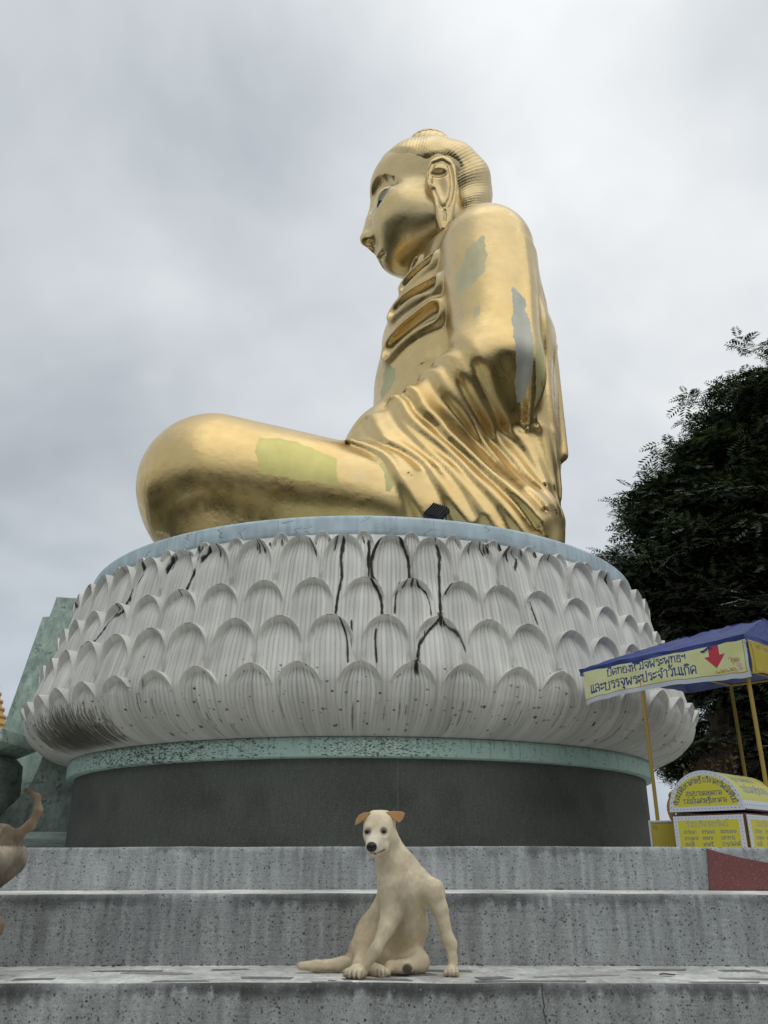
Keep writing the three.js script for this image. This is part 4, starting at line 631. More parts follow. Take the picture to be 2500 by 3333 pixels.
// ------------------------------------------------------------------ sea-green side stair, pylon and the far spire, beside the pedestal
const greenWash = (seed, base) => pixels(512, 512, (() => { const a = tileNoise(8, seed), b = tileNoise(32, seed + 1), c = tileNoise(128, seed + 2), R = rng(seed); return (x, y) => { const k = 1 + 0.12 * a(x / 64, y / 64) + 0.08 * b(x / 16, y / 32) + 0.07 * c(x / 4, y / 8) + (R() - 0.5) * 0.06, m = clamp((a(x / 64 + 3, y / 64) + b(x / 16, y / 16) * 0.7 - 0.75) * 1.2, 0, 0.4); return [lerp(base[0] * k, 70, m), lerp(base[1] * k, 74, m), lerp(base[2] * k, 66, m)]; }; })());
const seaGreen = std({ map: greenWash(501, [172, 190, 180]), roughness: 0.75, bumpMap: stoneBump, bumpScale: 0.003 }), seaGreenDark = std({ map: greenWash(511, [140, 154, 147]), roughness: 0.85, bumpMap: stoneBump, bumpScale: 0.003 });
{
  const slabGeo = (pts, depth, bevel = 0.015) => { const s = new THREE.Shape(pts.map(([x, y]) => new THREE.Vector2(x, y))); const g = new THREE.ExtrudeGeometry(s, { depth, bevelEnabled: true, bevelSize: bevel, bevelThickness: bevel, bevelSegments: 2 }); return g; };
  const pylon = thing('tapered_pylon', 'tall tapered sea-green concrete pylon rising behind the white petals', 'pylon', [0, 0, -14]);
  part('shaft', slabGeo([[-6.2, 0], [-5.40, 3.93], [-4.75, 3.88], [-4.3, 3.88], [-4.3, 0]], 0.8), seaGreen, pylon);
  part('fin', slabGeo([[-6.30, 0], [-5.62, 3.62], [-5.3, 3.62], [-5.3, 0]], 0.5).translate(0, 0, 0.2), seaGreen, pylon);
  const rail = thing('stair_balustrade', 'chipped sea-green concrete stair balustrade with scrolled end next to the pedestal', 'balustrade', [0, -0.2, -12.4]);
  part('rail_body', slabGeo([[-9.5, 0.9], [-9.5, 1.45], [-5.3, 1.45], [-5.2, 1.36], [-5.16, 0.85], [-5.3, 0.62], [-5.7, 0.6]], 1.0), seaGreenDark, rail);
  part('rail_cap', slabGeo([[-9.5, 1.49], [-9.5, 1.62], [-5.5, 1.62], [-5.32, 1.74], [-5.1, 1.72], [-5.08, 1.6], [-5.35, 1.49]], 1.15, 0.03).translate(0, 0, -0.05), seaGreen, rail);
  const sc = new THREE.Shape(); sc.moveTo(-5.6, 0.56); sc.quadraticCurveTo(-4.9, 0.75, -4.78, 1.45); sc.lineTo(-4.2, 1.45); sc.lineTo(-3.9, 0.27); sc.lineTo(-4.55, 0.27); sc.quadraticCurveTo(-4.9, 0.3, -5.0, 0.5); sc.quadraticCurveTo(-5.1, 0.62, -5.6, 0.56);
  part('scroll', new THREE.ExtrudeGeometry(sc, { depth: 0.7, bevelEnabled: true, bevelSize: 0.03, bevelThickness: 0.03, bevelSegments: 3, curveSegments: 16 }).translate(0, 0, -0.4), seaGreenDark, rail);
  part('plinth', new RoundedBoxGeometry(6.2, 0.47, 1.5, 2, 0.02).translate(-6.9, 0.235, 0.1), seaGreenDark, rail);
  const chip = (pts, z) => part('plaster_chip', slabGeo(pts, 0.05, 0.008).translate(0, 0, z), std({ map: greenWash(521, [172, 182, 172]), roughness: 0.8, bumpMap: stoneBump, bumpScale: 0.004 }), rail, { label: 'loose pale plaster flake' });
  chip([[-6.0, 1.36], [-5.62, 1.3], [-5.48, 1.0], [-5.38, 0.86], [-5.55, 0.62], [-5.75, 0.66], [-6.0, 0.8]], 1.0);
  const spire = thing('golden_spire', 'tip of a tiered golden spire beyond the sea-green balustrade', 'spire', [-18.75, -1.5, -40]), prof = [];
  for (let i = 0; i <= 26; i++) { const y = i * 0.36, r = 3.4 * (1 - i * 0.36 / 9.4); prof.push(new THREE.Vector2(r + 0.12, y), new THREE.Vector2(r + 0.14, y + 0.12), new THREE.Vector2(r - 0.02, y + 0.2), new THREE.Vector2(r - 0.05, y + 0.4)); }
  prof.push(new THREE.Vector2(0.02, 9.9)); part('tiers', new THREE.LatheGeometry(prof, 48), std({ color: rgb(0.55, 0.34, 0.10), roughness: 0.55, metalness: 0.3, bumpMap: goldBump, bumpScale: 0.03 }), spire);
  const base = []; for (let i = 0; i < 3; i++) base.push(bake(new RoundedBoxGeometry(8.4 - i * 0.9, 0.5, 8.4 - i * 0.9, 2, 0.06), 0, -0.25 + i * 0.1 - 0, 0)); part('plinth', base[0], std({ color: rgb(0.5, 0.33, 0.12), roughness: 0.6 }), spire);
}

// ------------------------------------------------------------------ the merit stall: canopy, banner, donation chest
{
  const post = std({ color: rgb(0.36, 0.25, 0.05), roughness: 0.5, bumpMap: stoneBump, bumpScale: 0.001 }), tarpTop = std({ map: pixels(256, 256, (() => { const a = tileNoise(16, 601), b = tileNoise(64, 602); return (x, y) => { const k = 1 + 0.16 * a(x / 16, y / 16) + 0.08 * b(x / 4, y / 4) + ((x % 8 < 1 || y % 8 < 1) ? 0.06 : 0); return [36 * k, 56 * k, 122 * k]; }; })()), roughness: 0.55, side: THREE.DoubleSide });
  const tent = thing('canopy_tent', 'blue tarpaulin canopy on thin yellow poles beside the pedestal', 'canopy', [0, 0, 0]);
  const A = V(2.42, 2.10, -10.28), B = V(3.80, 2.12, -8.60), W = V(1.86, 0, -1.52), C = B.clone().add(W), D = A.clone().add(W), R1 = V(3.72, 2.50, -10.25), R2 = V(4.42, 2.52, -9.4);
  const wr = tileNoise(64, 611), patch = (a, b, c, d) => gridGeo(30, 16, (u, v) => { const p = a.clone().lerp(b, u).lerp(d.clone().lerp(c, u), v), s = Math.sin(Math.PI * v); return [p.x, p.y - 0.05 * s * Math.sin(Math.PI * u) + 0.018 * wr(u * 9 + a.x, v * 7) + 0.012 * wr(u * 22, v * 4 + 9), p.z]; }, (u, v) => [u * 2, v * 1.2]);
  const roof = [patch(A, B, R2, R1), patch(B, C, R2.clone(), R2), patch(C, D, R1, R2), patch(D, A, R1, R1)];
  const hem = (a, b, h) => gridGeo(36, 4, (u, v) => { const p = a.clone().lerp(b, u); return [p.x + 0.012 * wr(u * 14, v * 2), p.y + 0.01 - v * (h + 0.03 * wr(u * 11 + 4, 0.2) + 0.02 * wr(u * 31, 0.2)) + 0.012 * wr(u * 9 + a.x, 0), p.z + 0.02 + 0.02 * wr(u * 12 + 7, v)]; });
  part('tarpaulin', mergeVertices(merge(roof)), tarpTop, tent, { label: 'wrinkled blue tarpaulin roof' }); part('hem', merge([hem(A, B, 0.10), hem(B, C, 0.10)]), tarpTop, tent, { kind: 'stuff' });
  const P1 = V(2.98, 0, -9.62), P2 = V(3.83, 0, -8.72), P3 = P1.clone().add(V(1.55, 0, -1.25)), P4 = P2.clone().add(V(1.6, 0, -1.3));
  for (const p of [P1, P2, P3, P4]) part('pole', bar(p, p.clone().setY(2.06), 0.021, 12), post, tent);
  for (const [p, q] of [[P1, P2], [P2, P4], [P4, P3], [P3, P1]]) part('crossbar', bar(p.clone().setY(2.03), q.clone().setY(2.03), 0.017, 8), post, tent);
  part('crossbar', bar(P1.clone().lerp(P2, 0.5).setY(2.03), P3.clone().lerp(P4, 0.5).setY(2.03), 0.017, 8), post, tent);

  const bannerMap = canvas(1600, 330, (g, w, h) => {
    const gr = rng(621); const fade = g.createLinearGradient(0, 0, w, 0); fade.addColorStop(0, '#dfe2bc'); fade.addColorStop(0.35, '#e4e7d4'); fade.addColorStop(1, '#d6dba2'); g.fillStyle = fade; g.fillRect(0, 0, w, h); for (let i = 0; i < 500; i++) { g.fillStyle = `rgba(${190 + 40 * gr()},${200 + 20 * gr()},${100 + 60 * gr()},0.06)`; g.beginPath(); g.arc(gr() * w, gr() * h, 20 + 70 * gr(), 0, 7); g.fill(); }
    g.fillStyle = '#c3ccd6'; g.fillRect(0, h - 44, w, 44); g.fillStyle = '#9a7440'; g.fillRect(0, h - 52, w, 7);
    g.strokeStyle = '#2f3f80'; g.fillStyle = '#27356f'; thai(g, 'ปิดทองหัวใจพระพุทธฯ', 260, 98, 74, 10); thai(g, 'และบรรจุพระประจำวันเกิด', 66, 238, 84, 11.5);
    g.fillStyle = '#c0384a'; g.beginPath(); g.moveTo(1272, -20); g.lineTo(1362, -20); g.lineTo(1362, 92); g.lineTo(1408, 92); g.lineTo(1322, 216); g.lineTo(1228, 100); g.lineTo(1272, 98); g.fill();
    g.strokeStyle = '#a9814e'; g.lineWidth = 5; for (let i = 0; i < 26; i++) { const a = i * 0.62, r = 8 + i * 2.1; g.beginPath(); g.arc(1530 + Math.cos(a) * r * 0.5 - i * 2.2, 236 - i * 3.6 + Math.sin(a) * r * 0.3, 9 + (i % 4) * 4, a, a + 4.2); g.stroke(); }
    for (let i = 0; i < 14; i++) { g.beginPath(); g.arc(1490 - i * 13, 258 - (i % 3) * 5, 8 + (i % 3) * 3, i, i + 4.4); g.stroke(); } g.strokeStyle = '#d9d2bd'; g.lineWidth = 6; for (let i = 0; i < 5; i++) { g.beginPath(); g.arc(1516, 226, 8 + i * 9, i * 0.9, i * 0.9 + 5); g.stroke(); }
    g.strokeStyle = '#8d6a3c'; g.lineWidth = 5; g.beginPath(); g.moveTo(1574, 0); g.lineTo(1574, h - 60); g.stroke(); g.fillStyle = '#c3ccd6'; g.fillRect(1582, 0, 18, h);
  }, { wrap: THREE.ClampToEdgeWrapping });
  const bA = V(2.46, 2.06, -10.20), bB = V(3.80, 2.075, -8.57);
  const cloth = (a, b, h, thick) => { const one = (o, flip) => gridGeo(60, 10, (u0, v) => { const u = flip ? 1 - u0 : u0, p = a.clone().lerp(b, u), t = 1 - v, n = V(b.z - a.z, 0, -(b.x - a.x)).normalize(), wob = 0.012 * Math.sin(u * 13) * t + 0.010 * wr(u * 16, v * 3) * (0.3 + t); return [p.x - n.x * (wob + o), p.y - h * t + 0.075 * Math.sin(Math.PI * Math.pow(u, 0.8)) * t * 0.8 + 0.006 * wr(u * 20, 3), p.z - n.z * (wob + o)]; }, (u, v) => [flip ? 1 - u : u, v]); return merge([one(0, false), one(-thick, true)]); };
  const banner = thing('printed_banner', 'yellow-green banner with blue Thai lettering and a red arrow, under the canopy edge', 'banner'); part('cloth', cloth(bA, bB, 0.40, 0.004), std({ map: bannerMap, roughness: 0.55 }), banner); for (const [p] of [[bA], [bB]]) part('eyelet', new THREE.TorusGeometry(0.014, 0.004, 6, 14).rotateY(-0.88).translate(p.x - 0.01, p.y - 0.03, p.z + 0.01), std({ color: rgb(0.5, 0.5, 0.5), metalness: 0.8, roughness: 0.4 }), banner);
  const plain = canvas(512, 256, (g, w, h) => { g.fillStyle = '#b5a53c'; g.fillRect(0, 0, w, h); g.strokeStyle = '#8d6a3c'; g.lineWidth = 4; g.strokeRect(14, 10, w - 28, h - 20); for (let i = 0; i < 9; i++) { g.beginPath(); g.arc(40 + i * 9, 36 + (i % 3) * 9, 7 + i % 4 * 3, i, i + 4); g.stroke(); } });
  const banner2 = thing('printed_banner', 'darker ochre banner on the turned side of the canopy', 'banner'); part('cloth', cloth(bB.clone().add(V(0.03, 0, -0.01)), V(5.5, 2.075, -10.0), 0.36, 0.004), std({ map: plain, roughness: 0.6 }), banner2); part('eyelet', new THREE.TorusGeometry(0.014, 0.004, 6, 14).translate(bB.x + 0.06, bB.y - 0.03, bB.z + 0.0), std({ color: rgb(0.5, 0.5, 0.5), metalness: 0.8, roughness: 0.4 }), banner2);

  // the chest: yellow printed panels with beaded white borders, a barrel lid, dark red seams
  const chest = thing('donation_chest', 'yellow barrel-lidded donation chest with beaded white borders and Thai print', 'donation chest', [3.03, 0, -8.28], -45 * RAD);
  const yel = '#cbc340', bead = (g, x, y) => { g.fillStyle = '#2c4a86'; g.beginPath(); g.arc(x, y, 6.5, 0, 7); g.fill(); g.fillStyle = '#6f92b4'; g.beginPath(); g.arc(x - 2, y - 2, 2.6, 0, 7); g.fill(); };
  const lidMap = canvas(1024, 512, (g, w, h) => { g.fillStyle = '#ccd0da'; g.fillRect(0, 0, w, h); g.fillStyle = yel; g.beginPath(); g.ellipse(512, 452, 446, 388, 0, Math.PI, 0); g.fill(); g.strokeStyle = '#31407c';
    const r = 300, full = thaiWidth('หีบสมบัติมหาเศรษฐี บริจาคทรัพย์ใส่หีบนี้', 58); thai(g, 'หีบสมบัติมหาเศรษฐี บริจาคทรัพย์ใส่หีบนี้', 0, 0, 58, 7.5, { along: (q) => { const a = Math.PI * 1.0 + (q / full) * Math.PI * 0.94 + 0.09; return [512 + Math.cos(a) * 372, 452 + Math.sin(a) * r, Math.atan2(Math.cos(a) * r, -Math.sin(a) * 372)]; } });
    thai(g, 'สุขสบายตลอดกาล', 512 - thaiWidth('สุขสบายตลอดกาล', 54) / 2, 318, 54, 7); thai(g, 'รวยเป็นเศรษฐีมหาศาล', 512 - thaiWidth('รวยเป็นเศรษฐีมหาศาล', 54) / 2, 410, 54, 7);
    for (let i = 0; i <= 22; i++) { const a = Math.PI + (i + 0.4) / 22.8 * Math.PI; bead(g, 512 + Math.cos(a) * 480, 480 + Math.sin(a) * 446); } for (let i = 0; i <= 18; i++) bead(g, 60 + i * 50, 482); }, { wrap: THREE.ClampToEdgeWrapping });
  const boxMap = canvas(1024, 512, (g, w, h) => { const b = rng(641); g.fillStyle = '#ccd0da'; g.fillRect(0, 0, w, h); g.fillStyle = yel; g.fillRect(66, 66, w - 132, h - 66);
    g.strokeStyle = '#a9a578'; thai(g, 'ร่วมบริจาคทรัพย์', 190, 168, 74, 13); g.strokeStyle = '#4d5a86'; const words = ['ค่าไฟ', 'ทำบุญ'];
    [['นำรักษา', 'ธรรมพร', 'สมทบพระ'], ['บรรจุพระ', 'หอพระ', 'มหาทาน'], ['สมบัติ', 'เศรษฐี', 'บำรุงวัดใจดี']].forEach((row, j) => row.forEach((t, i) => thai(g, t, 140 + i * 270, 270 + j * 92, 46, 6)));
    for (let i = 0; i < 19; i++) bead(g, 34 + i * 53, 33); for (let i = 1; i < 9; i++) { bead(g, 34, 33 + i * 55); bead(g, w - 34, 33 + i * 55); } }, { wrap: THREE.ClampToEdgeWrapping });
  const sideMap = canvas(1024, 512, (g, w, h) => { g.fillStyle = '#c4c16a'; g.fillRect(0, 0, w, h); g.fillStyle = '#ccd0da'; g.fillRect(0, h - 70, w, 70); g.strokeStyle = '#4d6a9a'; for (let j = 0; j < 3; j++) thai(g, ['บริจาคทรัพย์ใส่หีบนี้', 'สุขสบายตลอดกาล', 'รวยเป็นเศรษฐีมหาศาล'][j], 120, 130 + j * 120, 60, 8); for (let i = 0; i < 19; i++) bead(g, 34 + i * 53, h - 34); }, { wrap: THREE.ClampToEdgeWrapping });
  const board = std({ color: rgb(0.10, 0.035, 0.03), roughness: 0.5 }), panel = (map) => std({ map, roughness: 0.45 });
  const w = 0.72, d = 0.95, r = 0.36, H = 0.33;
  part('box', new RoundedBoxGeometry(w - 0.02, H, d - 0.02, 3, 0.012).translate(0, H / 2, -d / 2), board, chest, { label: 'dark red box body' });
  part('front_panel', new RoundedBoxGeometry(w - 0.04, H - 0.03, 0.012, 2, 0.004).translate(0, H / 2, 0), panel(boxMap), chest);
  part('side_panel', bake(new RoundedBoxGeometry(d - 0.06, H - 0.03, 0.012, 2, 0.004), w / 2, H / 2, -d / 2, 0, Math.PI / 2, 0), panel(boxMap), chest);
  const half = new THREE.Shape(); half.absarc(0, 0, r, 0, Math.PI); const lid = new THREE.ExtrudeGeometry(half, { depth: d - 0.03, bevelEnabled: false, curveSegments: 40 }).translate(0, H + 0.022, -d + 0.01); part('lid', lid, board, chest, { label: 'dark red barrel lid' });
  const face = new THREE.Shape(); face.absarc(0, 0, r + 0.006, 0, Math.PI); const fg = new THREE.ExtrudeGeometry(face, { depth: 0.012, bevelEnabled: false, curveSegments: 40 }).translate(0, H + 0.024, -0.012); { const uv = fg.attributes.uv, p = fg.attributes.position; for (let i = 0; i < uv.count; i++) uv.setXY(i, p.getX(i) / (2 * r + 0.012) + 0.5, (p.getY(i) - H - 0.024) / (r + 0.01)); } part('lid_panel', fg, panel(lidMap), chest);
  part('lid_cover', gridGeo(40, 1, (u, v) => { const a = 0.03 + u * (Math.PI - 0.06); return [(r + 0.004) * Math.cos(a), H + 0.024 + (r + 0.004) * Math.sin(a), -0.02 - v * (d - 0.06)]; }, (u, v) => [v, (Math.abs(u - 0.5) * 2) > 1 ? 0 : 1 - Math.abs(1 - 2 * u)]), panel(sideMap), chest, { label: 'yellow printed lid cover' });
  // carved golden finial and the small ochre panel at the chest's far corner
  const fin = thing('gilded_finial', 'small gilded curling finial at the corner of the chest', 'finial', [2.93, 0.2, -8.85]); const fc = new THREE.CatmullRomCurve3([V(0.12, 0.0, 0), V(0.05, 0.03, 0), V(-0.02, 0.10, 0), V(-0.055, 0.2, 0), V(-0.04, 0.28, 0), V(-0.02, 0.31, 0)]), fp = fc.getPoints(16), fg2 = []; for (let i = 0; i < 16; i++) fg2.push(bar(fp[i], fp[i + 1], 0.045 * (1 - i / 26), 10, 0.045 * (1 - (i + 1) / 26)));
  part('curl', mergeVertices(merge(fg2)), std({ color: rgb(0.30, 0.19, 0.05), roughness: 0.5, metalness: 0.4 }), fin); part('knob', new THREE.SphereGeometry(0.036, 16, 12).scale(1, 1.25, 1).translate(-0.015, 0.325, 0), std({ color: rgb(0.30, 0.19, 0.05), roughness: 0.5, metalness: 0.4 }), fin);
  const small = thing('ochre_panel', 'small ochre panel with a white frame between chest and yellow pole', 'panel', [2.86, 0, -9.0], -10 * RAD); part('board', new RoundedBoxGeometry(0.30, 0.27, 0.02, 2, 0.006).translate(0, 0.145, 0), std({ map: plain, roughness: 0.6 }), small); for (const x of [-0.155, 0.155]) part('frame', new RoundedBoxGeometry(0.018, 0.30, 0.03, 2, 0.004).translate(x, 0.15, 0), std({ color: rgb(0.6, 0.62, 0.64), roughness: 0.5 }), small); part('frame', new RoundedBoxGeometry(0.29, 0.018, 0.03, 2, 0.004).translate(0, 0.29, 0), std({ color: rgb(0.6, 0.62, 0.64), roughness: 0.5 }), small);
}
for (const o of scene.children) if (/^(canopy_tent|printed_banner|donation_chest|gilded_finial|ochre_panel)/.test(o.name)) { o.scale.setScalar(0.82); o.position.multiplyScalar(0.82); } // a small stall
{ // floodlight on the slab
  const f = thing('floodlight', 'black floodlight on the pale blue slab aimed up at the statue', 'floodlight', [0.62, 3.556, -9.05], -0.5); const black = std({ color: rgb(0.02, 0.021, 0.023), roughness: 0.45, metalness: 0.3 });
  const t = (g) => bake(g, 0, 0.20, 0, -0.5, 0.2, -0.45);
  part('housing', t(new RoundedBoxGeometry(0.30, 0.30, 0.10, 3, 0.02)), black, f); const fins = []; for (let i = -3; i <= 3; i++) fins.push(bake(new THREE.BoxGeometry(0.014, 0.26, 0.04), i * 0.04, 0, 0.066)); part('cooling_fins', t(merge(fins)), black, f, { kind: 'stuff' });
  part('lens', t(new THREE.BoxGeometry(0.26, 0.26, 0.004).translate(0, 0, -0.052)), std({ color: rgb(0.1, 0.11, 0.12), roughness: 0.1 }), f); const br = []; for (const s of [-1, 1]) br.push(bar(V(s * 0.16, 0.01, 0), V(s * 0.16, 0.2, 0), 0.012, 6)); br.push(bar(V(-0.16, 0.01, 0), V(0.16, 0.01, 0), 0.012, 6)); part('bracket', merge(br), black, f); f.scale.setScalar(0.78);
}

// ------------------------------------------------------------------ dogs
const furMat = std({ vertexColors: true, roughness: 0.9 });
const hairGeo = (() => { const g = new THREE.BufferGeometry(); g.setAttribute('position', new THREE.Float32BufferAttribute([-0.5, 0, 0, 0.5, 0, 0, 0.3, 0.6, 0.1, -0.3, 0.6, 0.1, 0, 1, 0.28], 3)); g.setAttribute('normal', new THREE.Float32BufferAttribute([0, 0.3, 1, 0, 0.3, 1, 0, 0.3, 1, 0, 0.3, 1, 0, 0.3, 1], 3)); g.setIndex([0, 1, 2, 0, 2, 3, 3, 2, 4]); return g; })();
function coat(geo, color, parent, { count, length, lay, seed, skip }) { // short hairs lying along the coat
  const P = geo.attributes.position, N = geo.attributes.normal, I = geo.index, R = rng(seed), tri = I.count / 3, area = new Float32Array(tri); let sum = 0; const a = V(), b = V(), c = V();
  for (let t = 0; t < tri; t++) { a.fromBufferAttribute(P, I.getX(3 * t)); b.fromBufferAttribute(P, I.getX(3 * t + 1)); c.fromBufferAttribute(P, I.getX(3 * t + 2)); sum += b.sub(a).cross(c.sub(a)).length() / 2; area[t] = sum; }
  const mats = [], cols = [], q = new THREE.Quaternion(), m = new THREE.Matrix4(), p = V(), n = V(), X = V(), Y = V(), Z = V();
  for (let i = 0; i < count; i++) {
    const r = R() * sum; let lo = 0, hi = tri - 1; while (lo < hi) { const k = (lo + hi) >> 1; area[k] < r ? lo = k + 1 : hi = k; }
    let u = R(), v = R(); if (u + v > 1) { u = 1 - u; v = 1 - v; } const w = 1 - u - v, ids = [I.getX(3 * lo), I.getX(3 * lo + 1), I.getX(3 * lo + 2)];
    p.set(0, 0, 0); n.set(0, 0, 0); [w, u, v].forEach((k, j) => { p.addScaledVector(a.fromBufferAttribute(P, ids[j]), k); n.addScaledVector(b.fromBufferAttribute(N, ids[j]), k); }); n.normalize();
    if (skip && skip(p.x, p.y, p.z)) continue;
    const d = lay(p.x, p.y, p.z), k = d.dot(n); Y.copy(d).addScaledVector(n, -k).normalize().addScaledVector(n, 0.07 + 0.14 * R()); Y.x += (R() - 0.5) * 0.5; Y.y += (R() - 0.5) * 0.5; Y.z += (R() - 0.5) * 0.5; Y.normalize(); Z.copy(n).addScaledVector(Y, -n.dot(Y)).normalize(); X.crossVectors(Y, Z);
    const L = length(p.x, p.y, p.z) * (0.6 + 0.7 * R()); m.makeBasis(X.clone().multiplyScalar(0.0011 + 0.0005 * R()), Y.clone().multiplyScalar(L), Z.clone().multiplyScalar(L)); m.setPosition(p.x - n.x * 0.0008, p.y - n.y * 0.0008, p.z - n.z * 0.0008); mats.push(m.clone());
    const col = color(p.x, p.y, p.z, n.x, n.y, n.z), t = 0.94 + 0.14 * R(); cols.push(new THREE.Color().setRGB(col[0] * t, col[1] * t, col[2] * t));
  }
  const mesh = shade(new THREE.InstancedMesh(hairGeo, std({ color: 0xffffff, roughness: 0.8, side: THREE.DoubleSide }), mats.length)); mats.forEach((x, i) => { mesh.setMatrixAt(i, x); mesh.setColorAt(i, cols[i]); }); mesh.name = 'fur'; mesh.userData.kind = 'stuff'; parent.add(mesh); return mesh;
}
function paw(x, y, z, c, w, turn) { // a rounded paw with four toes
  const cs = Math.cos(turn), sn = Math.sin(turn), lx = (x - c[0]) * cs - (z - c[2]) * sn, lz = (x - c[0]) * sn + (z - c[2]) * cs; let d = dEll(lx, y, lz, [0, c[1], -0.2 * w], [w * 0.80, w * 0.62, w]);
  for (let i = 0; i < 4; i++) { const o = (i - 1.5) * 0.42 * w; d = smin(d, dEll(lx, y, lz, [o, c[1] - 0.12 * w, w * (0.62 - 0.10 * Math.abs(i - 1.5))], [w * 0.23, w * 0.42, w * 0.42]), 0.004); } return d;
}
{
  const K = 0.000406, P = (zx, zy, z = 0) => { const k = K * (2.9 - z) / 2.9; return [(zx - 920) * k, (1480 + z * 511 - zy) * k * 0.905, z]; };
  const dog = thing('sitting_dog', 'young cream dog with folded tan ears sitting on the pale step', 'dog', [0.037, -0.3815, -2.9]);
  const C = (a, b, ra, rb) => [P(...a), P(...b), ra, rb];
  const caps = [ // trunk first, then limbs: each from joint to joint
    [0.03, C([830, 390, -0.03], [892, 640, -0.04], 0.038, 0.047)], [0.03, C([872, 390, -0.05], [985, 610, -0.08], 0.030, 0.042)], [0.03, C([892, 640, -0.04], [930, 820, -0.05], 0.049, 0.060)], [0.03, C([985, 610, -0.08], [1110, 770, -0.09], 0.042, 0.052)],
    [0.04, C([965, 830, -0.06], [1005, 1060, -0.12], 0.066, 0.070)], [0.04, C([1000, 1060, -0.12], [945, 1260, -0.17], 0.068, 0.078)], [0.05, C([940, 880, -0.12], [780, 1150, -0.18], 0.070, 0.078)], [0.03, C([760, 1130, -0.15], [700, 1260, -0.11], 0.060, 0.062)], [0.03, C([960, 1270, -0.17], [760, 1300, -0.16], 0.075, 0.070)],
    [0.025, C([1070, 745, -0.07], [1215, 815, -0.04], 0.046, 0.034)], [0.02, C([1215, 815, -0.04], [1265, 960, -0.04], 0.036, 0.027)], [0.012, C([1265, 960, -0.04], [1322, 1190, -0.03], 0.026, 0.0195)], [0.01, C([1322, 1190, -0.03], [1345, 1230, -0.03], 0.0205, 0.0205)], [0.01, C([1340, 1220, -0.03], [1355, 1370, -0.025], 0.018, 0.0165)],
    [0.025, C([875, 800, -0.01], [888, 1010, -0.01], 0.040, 0.033)], [0.02, C([888, 1010, -0.01], [850, 1110, 0.01], 0.033, 0.027)], [0.012, C([850, 1110, 0.01], [765, 1285, 0.04], 0.025, 0.0175)], [0.01, C([762, 1285, 0.04], [690, 1395, 0.045], 0.0195, 0.018)],
    [0.015, C([690, 1270, -0.08], [640, 1385, -0.03], 0.034, 0.020)], [0.012, C([640, 1385, -0.03], [780, 1425, -0.012], 0.020, 0.019)],
    [0.02, C([1000, 1320, -0.13], [1095, 1345, -0.08], 0.050, 0.037)], [0.012, C([1100, 1375, -0.07], [960, 1400, -0.035], 0.030, 0.021)], [0.01, C([960, 1400, -0.035], [880, 1400, -0.03], 0.021, 0.020)], [0.008, C([905, 1405, -0.03], [1000, 1408, -0.008], 0.020, 0.020)],
    [0.02, C([610, 1335, -0.11], [480, 1368, -0.10], 0.024, 0.020)], [0.01, C([480, 1368, -0.10], [320, 1380, -0.095], 0.020, 0.0175)], [0.01, C([320, 1380, -0.095], [205, 1378, -0.09], 0.0175, 0.012)],
  ];
  const boxes = caps.map(([k, [a, b, ra, rb]]) => [k, a, b, ra * 0.93, rb * 0.93]);
  const skull = P(800, 300, 0.0), eyeL = P(697, 357, 0.05), eyeR = P(826, 356, 0.05), nose = P(726, 492, 0.118), paws = [[P(622, 1452, 0.045), 0.036, -0.5], [P(1340, 1432, -0.012), 0.027, -0.05], [P(806, 1428, 0.0), 0.027, 0.9]];
  const shape = (x, y, z) => {
    let d = 1e9; for (const [k, a, b, ra, rb] of boxes) { const q = dCap(x, y, z, a, b, ra, rb); d = d > 1e8 ? q : q - d > 0.1 ? d : smin(d, q, k); }
    for (const [c, w, t] of paws) d = smin(d, paw(x, y, z, [c[0], w * 0.55, c[2]], w, t), 0.008);
    if (y > 0.27) {
      let h = dEll(x, y, z, P(792, 290, 0.0), [0.049, 0.042, 0.056]); h = smin(h, dEll(x, y, z, P(752, 250, 0.0), [0.026, 0.026, 0.035]), 0.02); h = smin(h, dEll(x, y, z, P(845, 246, -0.01), [0.028, 0.026, 0.035]), 0.02); h = smin(h, dEll(x, y, z, P(775, 372, 0.03), [0.045, 0.038, 0.045]), 0.025); h = smin(h, dEll(x, y, z, P(845, 400, -0.01), [0.036, 0.037, 0.04]), 0.02);
      h = smin(h, dCap(x, y, z, P(770, 405, 0.05), P(733, 482, 0.098), 0.033, 0.0215), 0.022); h = smin(h, dCap(x, y, z, P(785, 455, 0.04), P(748, 522, 0.085), 0.029, 0.0165), 0.010);
      h = smin(h, dEll(x, y, z, P(805, 480, 0.06), [0.022, 0.018, 0.025]), 0.015);
      h = smin(h, dCap(x, y, z, P(700, 322, 0.045), P(720, 330, 0.055), 0.009, 0.009), 0.012); h = smin(h, dCap(x, y, z, P(800, 318, 0.05), P(845, 325, 0.04), 0.010, 0.009), 0.012);
      h = smax(h, -dSphere(x, y, z, [eyeL[0], eyeL[1], 0.074], 0.010), 0.010); h = smax(h, -dSphere(x, y, z, [eyeR[0], eyeR[1], 0.072], 0.011), 0.010);
      h = smax(h, -dCap(x, y, z, P(722, 540, 0.108), P(765, 543, 0.095), 0.0016, 0.0016), 0.003); h = smax(h, -dCap(x, y, z, P(765, 543, 0.095), P(834, 508, 0.075), 0.0016, 0.0014), 0.003);
      d = smin(d, h, 0.02);
    }
    if (x > 0 && x < 0.1 && y > 0.15 && y < 0.3) d += 0.004 * sstep(0.02, 0, Math.abs(x - 0.035)) * sstep(-0.02, 0.02, z);
    return smax(d - 0.0012 * perlin.noise(x * 60, y * 40, z * 60), -y - 0.002, 0.004);
  };
  const nz = (x, y, z, f) => perlin.noise(x * f + 2, y * f + 5, z * f);
